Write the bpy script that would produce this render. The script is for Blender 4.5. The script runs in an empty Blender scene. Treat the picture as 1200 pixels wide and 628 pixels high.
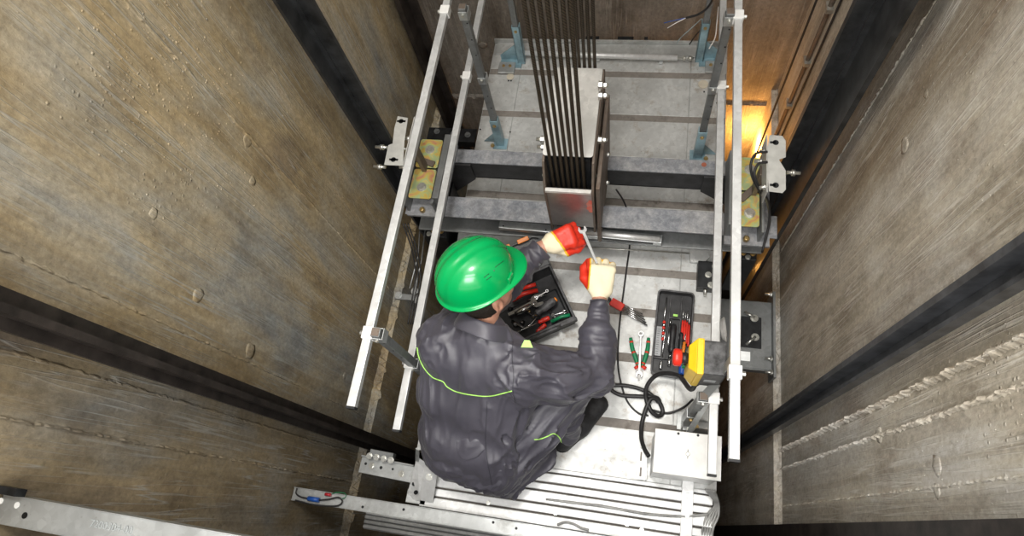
import bpy, bmesh, math, random
import numpy as np
from mathutils import Vector, Matrix
from mathutils.bvhtree import BVHTree
random.seed(7)
C = bpy.context.scene.collection
PI = math.pi
# ------------------------------------------------------------------ camera
R = np.array([[0.97927704262889, 0.14336318216198332, -0.1430505916814215],
              [-0.07950582058404473, 0.9217654931169988, 0.37950915692777887],
              [0.1862667395786819, -0.36027125017015416, 0.9140619935363037]])
FOC = 735.0
CAM = Vector((0, 0, 3.0))
cd = bpy.data.cameras.new('camera')
cd.sensor_width = 36.0
cd.lens = 36.0 * FOC / 1200
cd.clip_start = 0.02
co = bpy.data.objects.new('camera', cd)
C.objects.link(co)
Rt = Matrix([list(r) for r in R]).transposed()
co.matrix_world = Matrix.Translation(CAM) @ Rt.to_4x4()
bpy.context.scene.camera = co

def ray(u, v):
    return Rt @ Vector((u - 600, 314 - v, -FOC))
def at(u, v, z=0.0):
    d = ray(u, v); return CAM + d * ((z - CAM.z) / d.z)
def atx(u, v, x):
    d = ray(u, v); return CAM + d * (x / d.x)
def aty(u, v, y):
    d = ray(u, v); return CAM + d * (y / d.y)

# ------------------------------------------------------------------ materials
def newmat(name):
    m = bpy.data.materials.new(name); m.use_nodes = True
    nt = m.node_tree; b = nt.nodes['Principled BSDF']
    return m, nt, b
def N(nt, typ, **k):
    n = nt.nodes.new(typ)
    for a, v in k.items():
        if a in n.inputs.keys() if hasattr(n.inputs, 'keys') else False: n.inputs[a].default_value = v
        else: setattr(n, a, v)
    return n
def ramp(nt, stops, fac=None, interp='LINEAR'):
    r = nt.nodes.new('ShaderNodeValToRGB'); r.color_ramp.interpolation = interp
    e = r.color_ramp.elements
    while len(e) < len(stops): e.new(0.5)
    for i, (p, c) in enumerate(stops):
        e[i].position = p
        e[i].color = (c[0], c[1], c[2], 1) if hasattr(c, '__len__') else (c, c, c, 1)
    if fac is not None: nt.links.new(fac, r.inputs[0])
    return r
def mapping(nt, scale, coord='Object', rot=(0, 0, 0), loc=(0, 0, 0)):
    if coord == 'World':
        src = nt.nodes.new('ShaderNodeNewGeometry').outputs['Position']
    else:
        src = nt.nodes.new('ShaderNodeTexCoord').outputs[coord]
    mp = nt.nodes.new('ShaderNodeMapping')
    mp.inputs['Scale'].default_value = scale; mp.inputs['Rotation'].default_value = rot
    mp.inputs['Location'].default_value = loc
    nt.links.new(src, mp.inputs[0]); return mp.outputs[0]
def noise(nt, vec, scale=5, detail=4, rough=.55, dist=0.0):
    n = nt.nodes.new('ShaderNodeTexNoise')
    n.inputs['Scale'].default_value = scale; n.inputs['Detail'].default_value = detail
    n.inputs['Roughness'].default_value = rough; n.inputs['Distortion'].default_value = dist
    nt.links.new(vec, n.inputs['Vector']); return n.outputs['Fac']
def mix(nt, a, b, fac, mode='MIX'):
    m = nt.nodes.new('ShaderNodeMix'); m.data_type = 'RGBA'; m.blend_type = mode
    for sock, v in ((m.inputs[6], a), (m.inputs[7], b), (m.inputs[0], fac)):
        if isinstance(v, (int, float)): sock.default_value = v
        elif isinstance(v, (tuple, list)): sock.default_value = (*v, 1) if len(v) == 3 else v
        else: nt.links.new(v, sock)
    return m.outputs[2]
def mth(nt, op, a, b=None, clamp=False):
    m = nt.nodes.new('ShaderNodeMath'); m.operation = op; m.use_clamp = clamp
    for i, v in enumerate((a, b)):
        if v is None: continue
        if isinstance(v, (int, float)): m.inputs[i].default_value = v
        else: nt.links.new(v, m.inputs[i])
    return m.outputs[0]
def bump(nt, b, h, strength=.3, dist=.01, prev=None):
    n = nt.nodes.new('ShaderNodeBump'); n.inputs['Strength'].default_value = strength
    n.inputs['Distance'].default_value = dist
    nt.links.new(h, n.inputs['Height'])
    if prev is not None: nt.links.new(prev, n.inputs['Normal'])
    nt.links.new(n.outputs[0], b.inputs['Normal']); return n.outputs[0]

def simple(name, col, rough=.5, metal=0.0, var=.12, vscale=12, bmp=.0, bscale=60, spec=None, coat=0):
    m, nt, b = newmat(name)
    v = mapping(nt, (1, 1, 1), 'World')
    n = noise(nt, v, vscale, 5, .6)
    lo = tuple(max(0, c * (1 - var * 2)) for c in col); hi = tuple(min(1, c * (1 + var)) for c in col)
    r = ramp(nt, [(.3, lo), (.65, hi)], n)
    nt.links.new(r.outputs[0], b.inputs['Base Color'])
    b.inputs['Roughness'].default_value = rough; b.inputs['Metallic'].default_value = metal
    if spec is not None: b.inputs['Specular IOR Level'].default_value = spec
    if coat: b.inputs['Coat Weight'].default_value = coat
    if bmp:
        bump(nt, b, noise(nt, v, bscale, 3), bmp, .002)
    return m

def concrete(name, axis, cols, seed=0.0, dust=.55, grey=None, stain=None):
    # grey = (y edge, colour): another pour of greyer, darker concrete in front of that edge
    """cast concrete of a shaft wall: vertical runs of slurry, blotches, crumbs. axis = horizontal axis along the wall"""
    m, nt, b = newmat(name)
    off = (seed, seed * 1.7, seed * .6)
    big = noise(nt, mapping(nt, (1.5, 1.5, .6), 'World', loc=off), 1.5, 6, .62, .3)
    base = ramp(nt, cols, big).outputs[0]
    bl2 = noise(nt, mapping(nt, (3.5, 3.5, 2.0), 'World', loc=off), 1.6, 8, .72, .2)
    base = mix(nt, base, ramp(nt, [(.33, (.28, .26, .24)), (.5, (.5, .5, .5)), (.7, (.66, .66, .68))], bl2).outputs[0], .75, 'OVERLAY')
    st = noise(nt, mapping(nt, (16, 16, .10), 'World', loc=off), 1.0, 3, .55, .0)
    base = mix(nt, base, ramp(nt, [(.34, (.34, .32, .29)), (.5, (.5, .5, .5)), (.68, (.66, .64, .62))], st).outputs[0], .5, 'OVERLAY')
    fine = noise(nt, mapping(nt, (60, 60, 45), 'World', loc=off), 1.0, 5, .75)
    base = mix(nt, base, ramp(nt, [(.3, (.34, .34, .34)), (.7, (.66, .66, .66))], fine).outputs[0], .8, 'OVERLAY')
    if grey:
        sep = nt.nodes.new('ShaderNodeSeparateXYZ'); nt.links.new(nt.nodes.new('ShaderNodeNewGeometry').outputs['Position'], sep.inputs[0])
        gy = ramp(nt, [(.0, 1.0), (1.0, 0.0)], mth(nt, 'MULTIPLY', mth(nt, 'SUBTRACT', sep.outputs[1], grey[0]), 4.0, True)).outputs[0]
        base = mix(nt, base, mix(nt, base, grey[1], .9, 'MULTIPLY'), gy)
    if stain:      # brown formwork oil stain running down the wall between two y values
        sep = nt.nodes.new('ShaderNodeSeparateXYZ'); nt.links.new(nt.nodes.new('ShaderNodeNewGeometry').outputs['Position'], sep.inputs[0])
        wob = mth(nt, 'MULTIPLY', mth(nt, 'SUBTRACT', noise(nt, mapping(nt, (3, 3, 1.5), 'World'), 1.0, 4, .6), .5), .22)
        yy = mth(nt, 'ADD', sep.outputs[1], wob); c_, h_ = (stain[0] + stain[1])/2, abs(stain[1] - stain[0])/2
        q = mth(nt, 'DIVIDE', mth(nt, 'ABSOLUTE', mth(nt, 'SUBTRACT', yy, c_)), h_ * 1.6)
        base = mix(nt, base, mix(nt, base, (.52, .46, .38), 1.0, 'MULTIPLY'), ramp(nt, [(.25, .9), (1.0, 0.0)], q).outputs[0])
    # thin pale drips: iso-lines of a stretched noise
    d1 = noise(nt, mapping(nt, (6, 6, .22), 'World', loc=off), 1.0, 5, .5, .12)
    fr = mth(nt, 'FRACT', mth(nt, 'MULTIPLY', d1, 24.0))
    ln = mth(nt, 'SUBTRACT', 1.0, mth(nt, 'MULTIPLY', mth(nt, 'ABSOLUTE', mth(nt, 'SUBTRACT', fr, .5)), 6.5), True)
    gate = ramp(nt, [(.38, 0.0), (.6, 1.0)], noise(nt, mapping(nt, (4, 4, 1.6), 'World', loc=(4 + seed, 2, 1)), 1.5, 3, .6)).outputs[0]
    ln = mth(nt, 'MULTIPLY', ln, gate)
    pale = tuple(min(1, c * 1.45 + .05) for c in cols[-1][1])
    base = mix(nt, base, pale, mth(nt, 'MULTIPLY', ln, dust))
    # pock marks and crumbs
    vo = nt.nodes.new('ShaderNodeTexVoronoi'); vo.inputs['Scale'].default_value = 42
    nt.links.new(mapping(nt, (1, 1, 1), 'World', loc=off), vo.inputs['Vector'])
    crumb = mth(nt, 'SUBTRACT', 1.0, mth(nt, 'MULTIPLY', vo.outputs['Distance'], 4.2), True)
    cg = ramp(nt, [(.52, 0.0), (.68, 1.0)], noise(nt, mapping(nt, (2.2, 2.2, 1.1), 'World', loc=(9 + seed, 3, 5)), 1.3, 4, .6)).outputs[0]
    crumb = mth(nt, 'MULTIPLY', crumb, cg)
    base = mix(nt, base, pale, mth(nt, 'MULTIPLY', crumb, .35))
    dk = ramp(nt, [(.26, 1.0), (.34, 0.0)], noise(nt, mapping(nt, (9, 9, 5), 'World', loc=(seed, 8, 2)), 2.2, 5, .7)).outputs[0]
    base = mix(nt, base, tuple(c * .35 for c in cols[0][1]), mth(nt, 'MULTIPLY', dk, .5))
    nt.links.new(base, b.inputs['Base Color'])
    b.inputs['Roughness'].default_value = .82
    h = mth(nt, 'ADD', mth(nt, 'MULTIPLY', crumb, 1.3), mth(nt, 'MULTIPLY', ln, .6))
    h = mth(nt, 'ADD', h, mth(nt, 'MULTIPLY', fine, .6))
    h = mth(nt, 'ADD', h, mth(nt, 'MULTIPLY', noise(nt, mapping(nt, (14, 14, 12), 'World'), 1.0, 4, .6), .5))
    bump(nt, b, h, .55, .007)
    return m

def galvanised(name, col, rough=.38, metal=.75, dirt=(.16, .13, .1), dirt_amt=.35, brush=(3, 60, 60)):
    m, nt, b = newmat(name)
    v = mapping(nt, (1, 1, 1), 'World')
    vo = nt.nodes.new('ShaderNodeTexVoronoi'); vo.inputs['Scale'].default_value = 55
    nt.links.new(v, vo.inputs['Vector'])
    spg = mix(nt, tuple(c * .86 for c in col), tuple(min(1, c * 1.1) for c in col), vo.outputs['Color'])
    cl = noise(nt, v, 4.5, 5, .6, .5)
    base = mix(nt, spg, tuple(c * .72 for c in col), ramp(nt, [(.42, 0.0), (.7, 1.0)], cl).outputs[0])
    dn = noise(nt, mapping(nt, (1, 1, 1), 'World', loc=(3, 1, 7)), 9, 8, .75)
    base = mix(nt, base, dirt, mth(nt, 'MULTIPLY', ramp(nt, [(.55, 0.0), (.75, 1.0)], dn).outputs[0], dirt_amt * 2, True))
    sp = nt.nodes.new('ShaderNodeTexVoronoi'); sp.inputs['Scale'].default_value = 38
    nt.links.new(v, sp.inputs['Vector'])
    spk = mth(nt, 'MULTIPLY', mth(nt, 'LESS_THAN', sp.outputs['Distance'], .09), dirt_amt)
    base = mix(nt, base, tuple(c * .6 for c in dirt), spk)
    nt.links.new(base, b.inputs['Base Color'])
    rr = ramp(nt, [(.3, rough * .8), (.8, min(1, rough * 1.7))], dn).outputs[0]
    nt.links.new(rr, b.inputs['Roughness'])
    b.inputs['Metallic'].default_value = metal
    bump(nt, b, noise(nt, mapping(nt, brush, 'World'), 1, 4), .12, .002)
    return m

M = {}
M['wall_left'] = concrete('concrete_ochre', 'y', [(.30, (.20, .155, .105)), (.43, (.40, .31, .175)), (.53, (.41, .355, .255)), (.66, (.29, .30, .29))], 0.0, grey=(.22, (.66, .68, .74)))
M['wall_right'] = concrete('concrete_grey', 'y', [(.30, (.33, .285, .22)), (.45, (.50, .455, .375)), (.65, (.56, .54, .50))], 3.3, .5, stain=(1.30, 1.52))
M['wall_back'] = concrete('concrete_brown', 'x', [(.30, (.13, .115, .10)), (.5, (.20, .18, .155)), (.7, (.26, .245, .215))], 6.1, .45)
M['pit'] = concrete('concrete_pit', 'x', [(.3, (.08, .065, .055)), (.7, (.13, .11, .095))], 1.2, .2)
M['roof'] = galvanised('galvanised_sheet', (.64, .65, .64), .42, .40, (.30, .22, .14), .45)
M['roofside'] = galvanised('galvanised_side_sheet', (.52, .53, .52), .45, .45, (.22, .17, .12), .35)
M['strip'] = galvanised('strip_grey', (.27, .245, .22), .7, .15, (.10, .085, .07), .6)
M['alu'] = galvanised('aluminium', (.80, .80, .79), .34, .55, (.3, .26, .22), .12)
M['aluw'] = galvanised('aluminium_bright', (.86, .87, .87), .40, .35, (.4, .36, .3), .08)
M['rail'] = galvanised('handrail_aluminium', (.66, .67, .67), .40, .45, (.35, .32, .28), .12)
M['zinc'] = galvanised('zinc_plate', (.55, .57, .57), .36, .7, (.2, .17, .14), .2)
M['postgrey'] = galvanised('post_steel', (.26, .27, .27), .42, .55, (.12, .1, .09), .25)
def beamsteel():
    m, nt, b = newmat('mottled_beam_steel')
    v = mapping(nt, (1, 1, 1), 'World')
    a = noise(nt, v, 26, 8, .8, .3); c = noise(nt, v, 7, 4, .6)
    base = mix(nt, ramp(nt, [(.38, (.10, .105, .12)), (.5, (.22, .23, .25)), (.62, (.40, .40, .40))], a).outputs[0], ramp(nt, [(.4, (.16, .17, .19)), (.65, (.34, .33, .32))], c).outputs[0], .45)
    nt.links.new(base, b.inputs['Base Color']); b.inputs['Roughness'].default_value = .62; b.inputs['Metallic'].default_value = .15
    bump(nt, b, a, .15, .002); return m
M['beamtop'] = beamsteel()
M['beamweb'] = simple('beam_dark_web', (.035, .035, .037), .55, .2, .25, 20, .2)  # near-black tone also carries the shade under the front beam's top flange
M['black'] = simple('black_steel', (.018, .019, .021), .45, .3, .35, 25, .15)
M['railsteel'] = simple('rail_painted', (.045, .047, .05), .38, .4, .3, 16, .15)
M['railgrey'] = simple('rail_grey_painted', (.085, .09, .10), .38, .4, .3, 16, .15)
M['railbrown'] = simple('rail_brown', (.042, .034, .030), .5, .3, .35, 14, .2)
M['blue'] = simple('blue_steel', (.27, .41, .47), .35, .30, .25, 9)
M['white'] = simple('white_paint', (.80, .80, .78), .42, 0, .05, 18)
M['cover'] = galvanised('cover_sheet', (.70, .69, .66), .45, .25, (.4, .3, .22), .16)
M['coverdark'] = galvanised('front_plate_steel', (.36, .35, .34), .3, .75, (.2, .16, .13), .2)
M['rust'] = galvanised('brown_steel', (.20, .16, .13), .5, .5, (.14, .09, .06), .5)
M['bolt'] = simple('bolt_zinc', (.62, .62, .58), .3, .8, .12, 40)
M['brass'] = simple('bolt_brass', (.50, .36, .16), .35, .8, .15, 40)
M['rope'] = simple('steel_rope', (.050, .036, .022), .6, .3, .4, 60)
M['cable'] = simple('black_rubber', (.022, .021, .022), .5, 0, .3, 20)
M['cablegrey'] = simple('grey_cable', (.34, .34, .33), .5, 0, .2, 20)
M['plastic'] = simple('black_plastic', (.022, .022, .024), .42, 0, .35, 30, .2, 220)
M['plasticw'] = simple('worn_black_plastic', (.075, .075, .078), .5, 0, .45, 30, .3, 200)
M['yellow'] = simple('yellow_plastic', (.85, .55, .015), .38, 0, .06, 20)
M['red'] = simple('red_plastic', (.72, .035, .02), .35, 0, .1, 20)
M['green'] = simple('green_grip', (.01, .22, .09), .4, 0, .15, 20)
M['bluep'] = simple('blue_plastic', (.02, .10, .42), .4, 0, .1, 20)
M['orange'] = simple('orange_plastic', (.85, .25, .02), .4, 0, .1, 20)
M['chrome'] = simple('chrome_vanadium', (.62, .62, .62), .2, .95, .12, 30)
M['darkchrome'] = simple('dark_tool_steel', (.22, .215, .21), .3, .9, .2, 30)
M['rubbergrey'] = simple('grey_plastic', (.35, .36, .37), .5, 0, .1, 30)
M['helmet'] = simple('green_shell', (.0, .37, .095), .24, 0, .04, 3, coat=.35)
M['hair'] = simple('dark_hair', (.02, .014, .01), .6, 0, .4, 220, .8, 400)
M['neon'] = simple('neon_piping', (.42, .80, .16), .5, 0, .05, 10)
M['seam'] = simple('stitching_dark', (.035, .035, .045), .7, 0, .1, 10)
M['shoe'] = simple('black_shoe', (.022, .022, .024), .6, 0, .3, 40, .3, 180)
M['copper'] = simple('cream_disc', (.62, .56, .45), .5, 0, .08, 20)
M['wirered'] = simple('wire_red', (.5, .02, .03), .4)
M['wirewhite'] = simple('wire_white', (.75, .74, .72), .4)
M['ochrewire'] = simple('wire_bluegrey', (.3, .36, .38), .4)
def fabric():
    m, nt, b = newmat('charcoal_twill')
    v = mapping(nt, (1, 1, 1), 'World')
    n = noise(nt, v, 6, 5, .6)
    r = ramp(nt, [(.3, (.052, .050, .066)), (.7, (.080, .077, .098))], n)
    nt.links.new(r.outputs[0], b.inputs['Base Color'])
    b.inputs['Roughness'].default_value = .46
    b.inputs['Specular IOR Level'].default_value = .65
    b.inputs['Sheen Weight'].default_value = .10; b.inputs['Sheen Roughness'].default_value = .4
    h = mth(nt, 'ADD', noise(nt, v, 420, 2), mth(nt, 'MULTIPLY', noise(nt, v, 28, 3, .5), 1.6))
    bump(nt, b, h, .22, .003)
    return m
M['fabric'] = fabric()
def skinmat():
    m, nt, b = newmat('skin')
    v = mapping(nt, (1, 1, 1), 'World')
    r = ramp(nt, [(.3, (.50, .24, .16)), (.7, (.62, .33, .23))], noise(nt, v, 30, 4))
    nt.links.new(r.outputs[0], b.inputs['Base Color'])
    b.inputs['Roughness'].default_value = .5
    b.inputs['Subsurface Weight'].default_value = .1; b.inputs['Subsurface Radius'].default_value = (.02, .008, .005)
    b.inputs['Subsurface Scale'].default_value = .3
    return m
M['skin'] = skinmat()
def glovemat():
    m, nt, b = newmat('dipped_knit_glove')
    a = nt.nodes.new('ShaderNodeAttribute'); a.attribute_name = 'coat'
    n = noise(nt, mapping(nt, (1, 1, 1), 'World'), 60, 3)
    f = mth(nt, 'ADD', a.outputs['Fac'], mth(nt, 'MULTIPLY', mth(nt, 'SUBTRACT', n, .5), .14))
    r = ramp(nt, [(.0, (.80, .72, .52)), (.40, (.80, .72, .52)), (.43, (.80, .50, .03)), (.54, (.80, .42, .02)), (.58, (.66, .035, .015)), (1, (.66, .035, .015))], f)
    nt.links.new(r.outputs[0], b.inputs['Base Color'])
    nt.links.new(ramp(nt, [(.45, .85), (.6, .42)], f).outputs[0], b.inputs['Roughness'])
    bump(nt, b, noise(nt, mapping(nt, (300, 300, 300), 'World'), 1, 1), .25, .0015)
    return m
M['glove'] = glovemat()
def goldplate():
    m, nt, b = newmat('yellow_passivated_plate')
    v = mapping(nt, (1, 1, 1), 'World')
    n = noise(nt, v, 14, 3, .5, 1.2)
    r = ramp(nt, [(.3, (.62, .28, .18)), (.42, (.66, .52, .12)), (.52, (.42, .55, .30)), (.62, (.74, .60, .20)), (.75, (.62, .32, .28))], n)
    nt.links.new(r.outputs[0], b.inputs['Base Color'])
    b.inputs['Metallic'].default_value = .45; b.inputs['Roughness'].default_value = .38
    return m
M['gold'] = goldplate()
M['offwhite'] = simple('pale_zinc', (.56, .56, .53), .4, .3, .08, 18)
M['offwhite'] = simple('pale_zinc', (.56, .56, .53), .4, .3, .08, 18)

# ------------------------------------------------------------------ mesh helpers
def link(name, me, mat, parent=None, label=None):
    o = bpy.data.objects.new(name, me); C.objects.link(o)
    if mat is not None:
        for mm in (mat if isinstance(mat, (list, tuple)) else [mat]): me.materials.append(mm)
    if parent is not None:
        o.parent = parent
        o.matrix_parent_inverse = parent.matrix_world.inverted() if False else Matrix.Identity(4)
        pm = WORLD.get(parent.name, Matrix.Identity(4))
        o.matrix_local = pm.inverted()
    if label: o['label'] = label
    return o
WORLD = {}
def thing(name, label, cat, loc=(0, 0, 0), group=None):
    o = bpy.data.objects.new(name, None); C.objects.link(o)
    o.location = loc; o.empty_display_size = .05
    o['label'] = label; o['category'] = cat
    if group: o['group'] = group
    WORLD[o.name] = Matrix.Translation(Vector(loc))
    return o
def tag(o, label, cat, group=None, kind=None):
    o['label'] = label; o['category'] = cat
    if group: o['group'] = group
    if kind: o['kind'] = kind
    return o
def struct(o, label=None):
    o['kind'] = 'structure'
    if label: o['label'] = label
    o['category'] = 'wall' if 'wall' in o.name else ('floor' if 'floor' in o.name else 'trim')
    return o
def frame(a, b, up=(0, 0, 1)):
    """matrix with z along a->b, x near 'up' projected"""
    a = Vector(a); b = Vector(b); z = (b - a); L = z.length; z.normalize()
    u = Vector(up); x = u - z * u.dot(z)
    if x.length < 1e-4:
        u = Vector((0, 1, 0)); x = u - z * u.dot(z)
    x.normalize(); y = z.cross(x)
    m = Matrix((x, y, z)).transposed().to_4x4(); m.translation = a
    return m, L
class MB:
    def __init__(s): s.bm = bmesh.new()
    def _add(s, verts, faces, smooth=False):
        vs = [s.bm.verts.new(v) for v in verts]
        for f in faces:
            try:
                fc = s.bm.faces.new([vs[i] for i in f]); fc.smooth = smooth
            except ValueError: pass
        return vs
    def box(s, lo, hi, mat=None, bev=0.0):
        x0, y0, z0 = lo; x1, y1, z1 = hi
        if bev:
            b = bmesh.new()
            vs = [b.verts.new(v) for v in ((x0,y0,z0),(x1,y0,z0),(x1,y1,z0),(x0,y1,z0),(x0,y0,z1),(x1,y0,z1),(x1,y1,z1),(x0,y1,z1))]
            for f in ((0,3,2,1),(4,5,6,7),(0,1,5,4),(1,2,6,5),(2,3,7,6),(3,0,4,7)): b.faces.new([vs[i] for i in f])
            bmesh.ops.bevel(b, geom=b.edges[:], offset=bev, segments=2, profile=.6, affect='EDGES')
            b.verts.ensure_lookup_table(); b.verts.index_update()
            V = [v.co.copy() for v in b.verts]; F = [[v.index for v in f.verts] for f in b.faces]
            b.free()
            if mat is not None: V = [mat @ v for v in V]
            s._add(V, F); return s
        V = [Vector(v) for v in ((x0,y0,z0),(x1,y0,z0),(x1,y1,z0),(x0,y1,z0),(x0,y0,z1),(x1,y0,z1),(x1,y1,z1),(x0,y1,z1))]
        if mat is not None: V = [mat @ v for v in V]
        s._add(V, ((0,3,2,1),(4,5,6,7),(0,1,5,4),(1,2,6,5),(2,3,7,6),(3,0,4,7))); return s
    def bar(s, a, b, w, h, up=(0, 0, 1), bev=0.0):
        """rectangular bar from a to b: h along 'up', w across"""
        m, L = frame(a, b, up)
        return s.box((-h/2, -w/2, 0), (h/2, w/2, L), m, bev)
    def tube(s, pts, r, seg=10, cap=True, radii=None):
        pts = [Vector(p) for p in pts]; n = len(pts); rings = []
        up = Vector((0, 0, 1)); t0 = (pts[1] - pts[0]).normalized()
        x = up - t0 * up.dot(t0)
        if x.length < 1e-3: x = Vector((1, 0, 0)) - t0 * t0.x
        x.normalize()
        for i, p in enumerate(pts):
            if i == 0: t = pts[1] - pts[0]
            elif i == n - 1: t = pts[-1] - pts[-2]
            else: t = pts[i + 1] - pts[i - 1]
            t.normalize(); x = x - t * x.dot(t); x.normalize(); y = t.cross(x)
            rr = radii[i] if radii else r
            rings.append([s.bm.verts.new(p + (x * math.cos(2*PI*k/seg) + y * math.sin(2*PI*k/seg)) * rr) for k in range(seg)])
        for i in range(n - 1):
            for k in range(seg):
                f = s.bm.faces.new((rings[i][k], rings[i][(k+1) % seg], rings[i+1][(k+1) % seg], rings[i+1][k])); f.smooth = True
        if cap:
            s.bm.faces.new(rings[0][::-1]); s.bm.faces.new(rings[-1])
        return s
    def cyl(s, a, b, r, seg=16, r2=None):
        return s.tube([a, b], r, seg, radii=[r, r if r2 is None else r2])
    def prism(s, poly, h0, h1, mat=None):
        """polygon (x,y) extruded h0..h1 along z, transformed by mat"""
        n = len(poly)
        V = [Vector((p[0], p[1], h0)) for p in poly] + [Vector((p[0], p[1], h1)) for p in poly]
        if mat is not None: V = [mat @ v for v in V]
        F = [list(range(n))[::-1], list(range(n, 2*n))] + [[i, (i+1) % n, n + (i+1) % n, n + i] for i in range(n)]
        s._add(V, F); return s
    def lathe(s, prof, a, axis=(0, 0, 1), seg=20, smooth=True):
        m, _ = frame(a, Vector(a) + Vector(axis), (1, 0, 0.01))
        rings = []
        for r, z in prof:
            rings.append([s.bm.verts.new(m @ Vector((max(r, 1e-5) * math.cos(2*PI*k/seg), max(r, 1e-5) * math.sin(2*PI*k/seg), z))) for k in range(seg)])
        for i in range(len(rings) - 1):
            for k in range(seg):
                f = s.bm.faces.new((rings[i][k], rings[i][(k+1) % seg], rings[i+1][(k+1) % seg], rings[i+1][k])); f.smooth = smooth
        s.bm.faces.new(rings[0][::-1]); s.bm.faces.new(rings[-1]); return s
    def hexbolt(s, p, axis=(0, 0, 1), r=.009, h=.007, washer=True, shank=0.0):
        m, _ = frame(p, Vector(p) + Vector(axis), (1, 0.02, 0.01))
        if washer: s.lathe([(r*1.35, 0), (r*1.35, .002)], p, axis, 14, False)
        s.prism([(r*math.cos(PI/3*k), r*math.sin(PI/3*k)) for k in range(6)], .002, .002 + h, m)
        if shank:
            s.cyl(m @ Vector((0, 0, h)), m @ Vector((0, 0, h + shank)), r * .55, 10)
        return s
    def torus(s, c, axis, Rr, r, seg=20, sub=8, arc=(0, 2*PI)):
        m, _ = frame(c, Vector(c) + Vector(axis), (1, 0, .01))
        full = abs(arc[1] - arc[0] - 2*PI) < 1e-4
        pts = [m @ Vector((Rr*math.cos(arc[0] + (arc[1]-arc[0])*k/seg), Rr*math.sin(arc[0] + (arc[1]-arc[0])*k/seg), 0)) for k in range(seg + 1)]
        return s.tube(pts, r, sub)
    def build(s, name, mat, parent=None, label=None, bevel=0.0, smooth=False):
        bmesh.ops.recalc_face_normals(s.bm, faces=s.bm.faces[:])
        me = bpy.data.meshes.new(name); s.bm.to_mesh(me); s.bm.free()
        if smooth:
            me.polygons.foreach_set('use_smooth', [True] * len(me.polygons))
        o = link(name, me, mat, parent, label)
        if bevel:
            b = o.modifiers.new('bevel', 'BEVEL'); b.width = bevel; b.segments = 2; b.limit_method = 'ANGLE'; b.angle_limit = math.radians(40)
        return o
def spline(pts, n=8):
    """Catmull-Rom through pts"""
    P = [Vector(p) for p in pts]; P = [P[0]*2 - P[1]] + P + [P[-1]*2 - P[-2]]; out = []
    for i in range(1, len(P) - 2):
        for k in range(n):
            t = k / n
            out.append(.5 * ((2*P[i]) + (P[i+1]-P[i-1])*t + (2*P[i-1]-5*P[i]+4*P[i+1]-P[i+2])*t*t + (-P[i-1]+3*P[i]-3*P[i+1]+P[i+2])*t**3))
    out.append(P[-2]); return out
def rrect(w, h, r, n=4):
    pts = []
    for cx, cy, a0 in ((w/2-r, h/2-r, 0), (-w/2+r, h/2-r, PI/2), (-w/2+r, -h/2+r, PI), (w/2-r, -h/2+r, 3*PI/2)):
        for k in range(n + 1): pts.append((cx + r*math.cos(a0 + PI/2*k/n), cy + r*math.sin(a0 + PI/2*k/n)))
    return pts
def M4(x, y, o):
    x = Vector(x).normalized(); y = Vector(y); y = (y - x*y.dot(x)).normalized(); z = x.cross(y)
    m = Matrix((x, y, z)).transposed().to_4x4(); m.translation = Vector(o); return m
# ------------------------------------------------------------------ shaft
XL, XR, YB, YF = -1.47, .86, 2.85, -.42
ZJ = -.62          # pour joint where the lower lift of concrete steps inward
ZT = 4.6
def rough_strip(mb, a, b, w, h, n=90, seed=1, up=(1, 0, 0), side=(0, 1, 0)):
    """crusty ridge of squeezed-out slurry from a to b, height h along 'up'"""
    rnd = random.Random(seed); a = Vector(a); b = Vector(b); up = Vector(up); side = Vector(side)
    prev = None
    for i in range(n + 1):
        p = a.lerp(b, i / n) + side * rnd.uniform(-w, w) * .35
        hh = h * rnd.uniform(.15, 1.1); ww = w * rnd.uniform(.5, 1.2)
        ring = [mb.bm.verts.new(p - side*ww), mb.bm.verts.new(p - side*ww*.4 + up*hh), mb.bm.verts.new(p + side*ww*.3 + up*hh*rnd.uniform(.5, 1)), mb.bm.verts.new(p + side*ww)]
        if prev:
            for k in range(3): mb.bm.faces.new((prev[k], ring[k], ring[k+1], prev[k+1]))
        prev = ring
def lump(mb, c, r, up, seed=0, flat=.45):
    rnd = random.Random(seed); b = bmesh.new(); bmesh.ops.create_icosphere(b, subdivisions=1 if r < .008 else 2, radius=1)
    up = Vector(up); V = []
    b.verts.index_update()
    for v in b.verts:
        q = v.co * (1 + rnd.uniform(-.22, .22)); q = q * r
        q = q - up * q.dot(up) * (1 - flat); V.append(Vector(c) + q)
    mb._add(V, [[v.index for v in f.verts] for f in b.faces], True); b.free()

mb = MB(); mb.box((XL - .25, YF - .25, ZJ), (XL, YB + .25, ZT))
mb.box((XL - .25, YF - .25, -5), (XL + .045, YB + .25, ZJ - .004))
rough_strip(mb, (XL + .004, YF, ZJ), (XL + .004, YB, ZJ), .02, .05, 160, 3, (1, 0, 0), (0, 0, 1))
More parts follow.
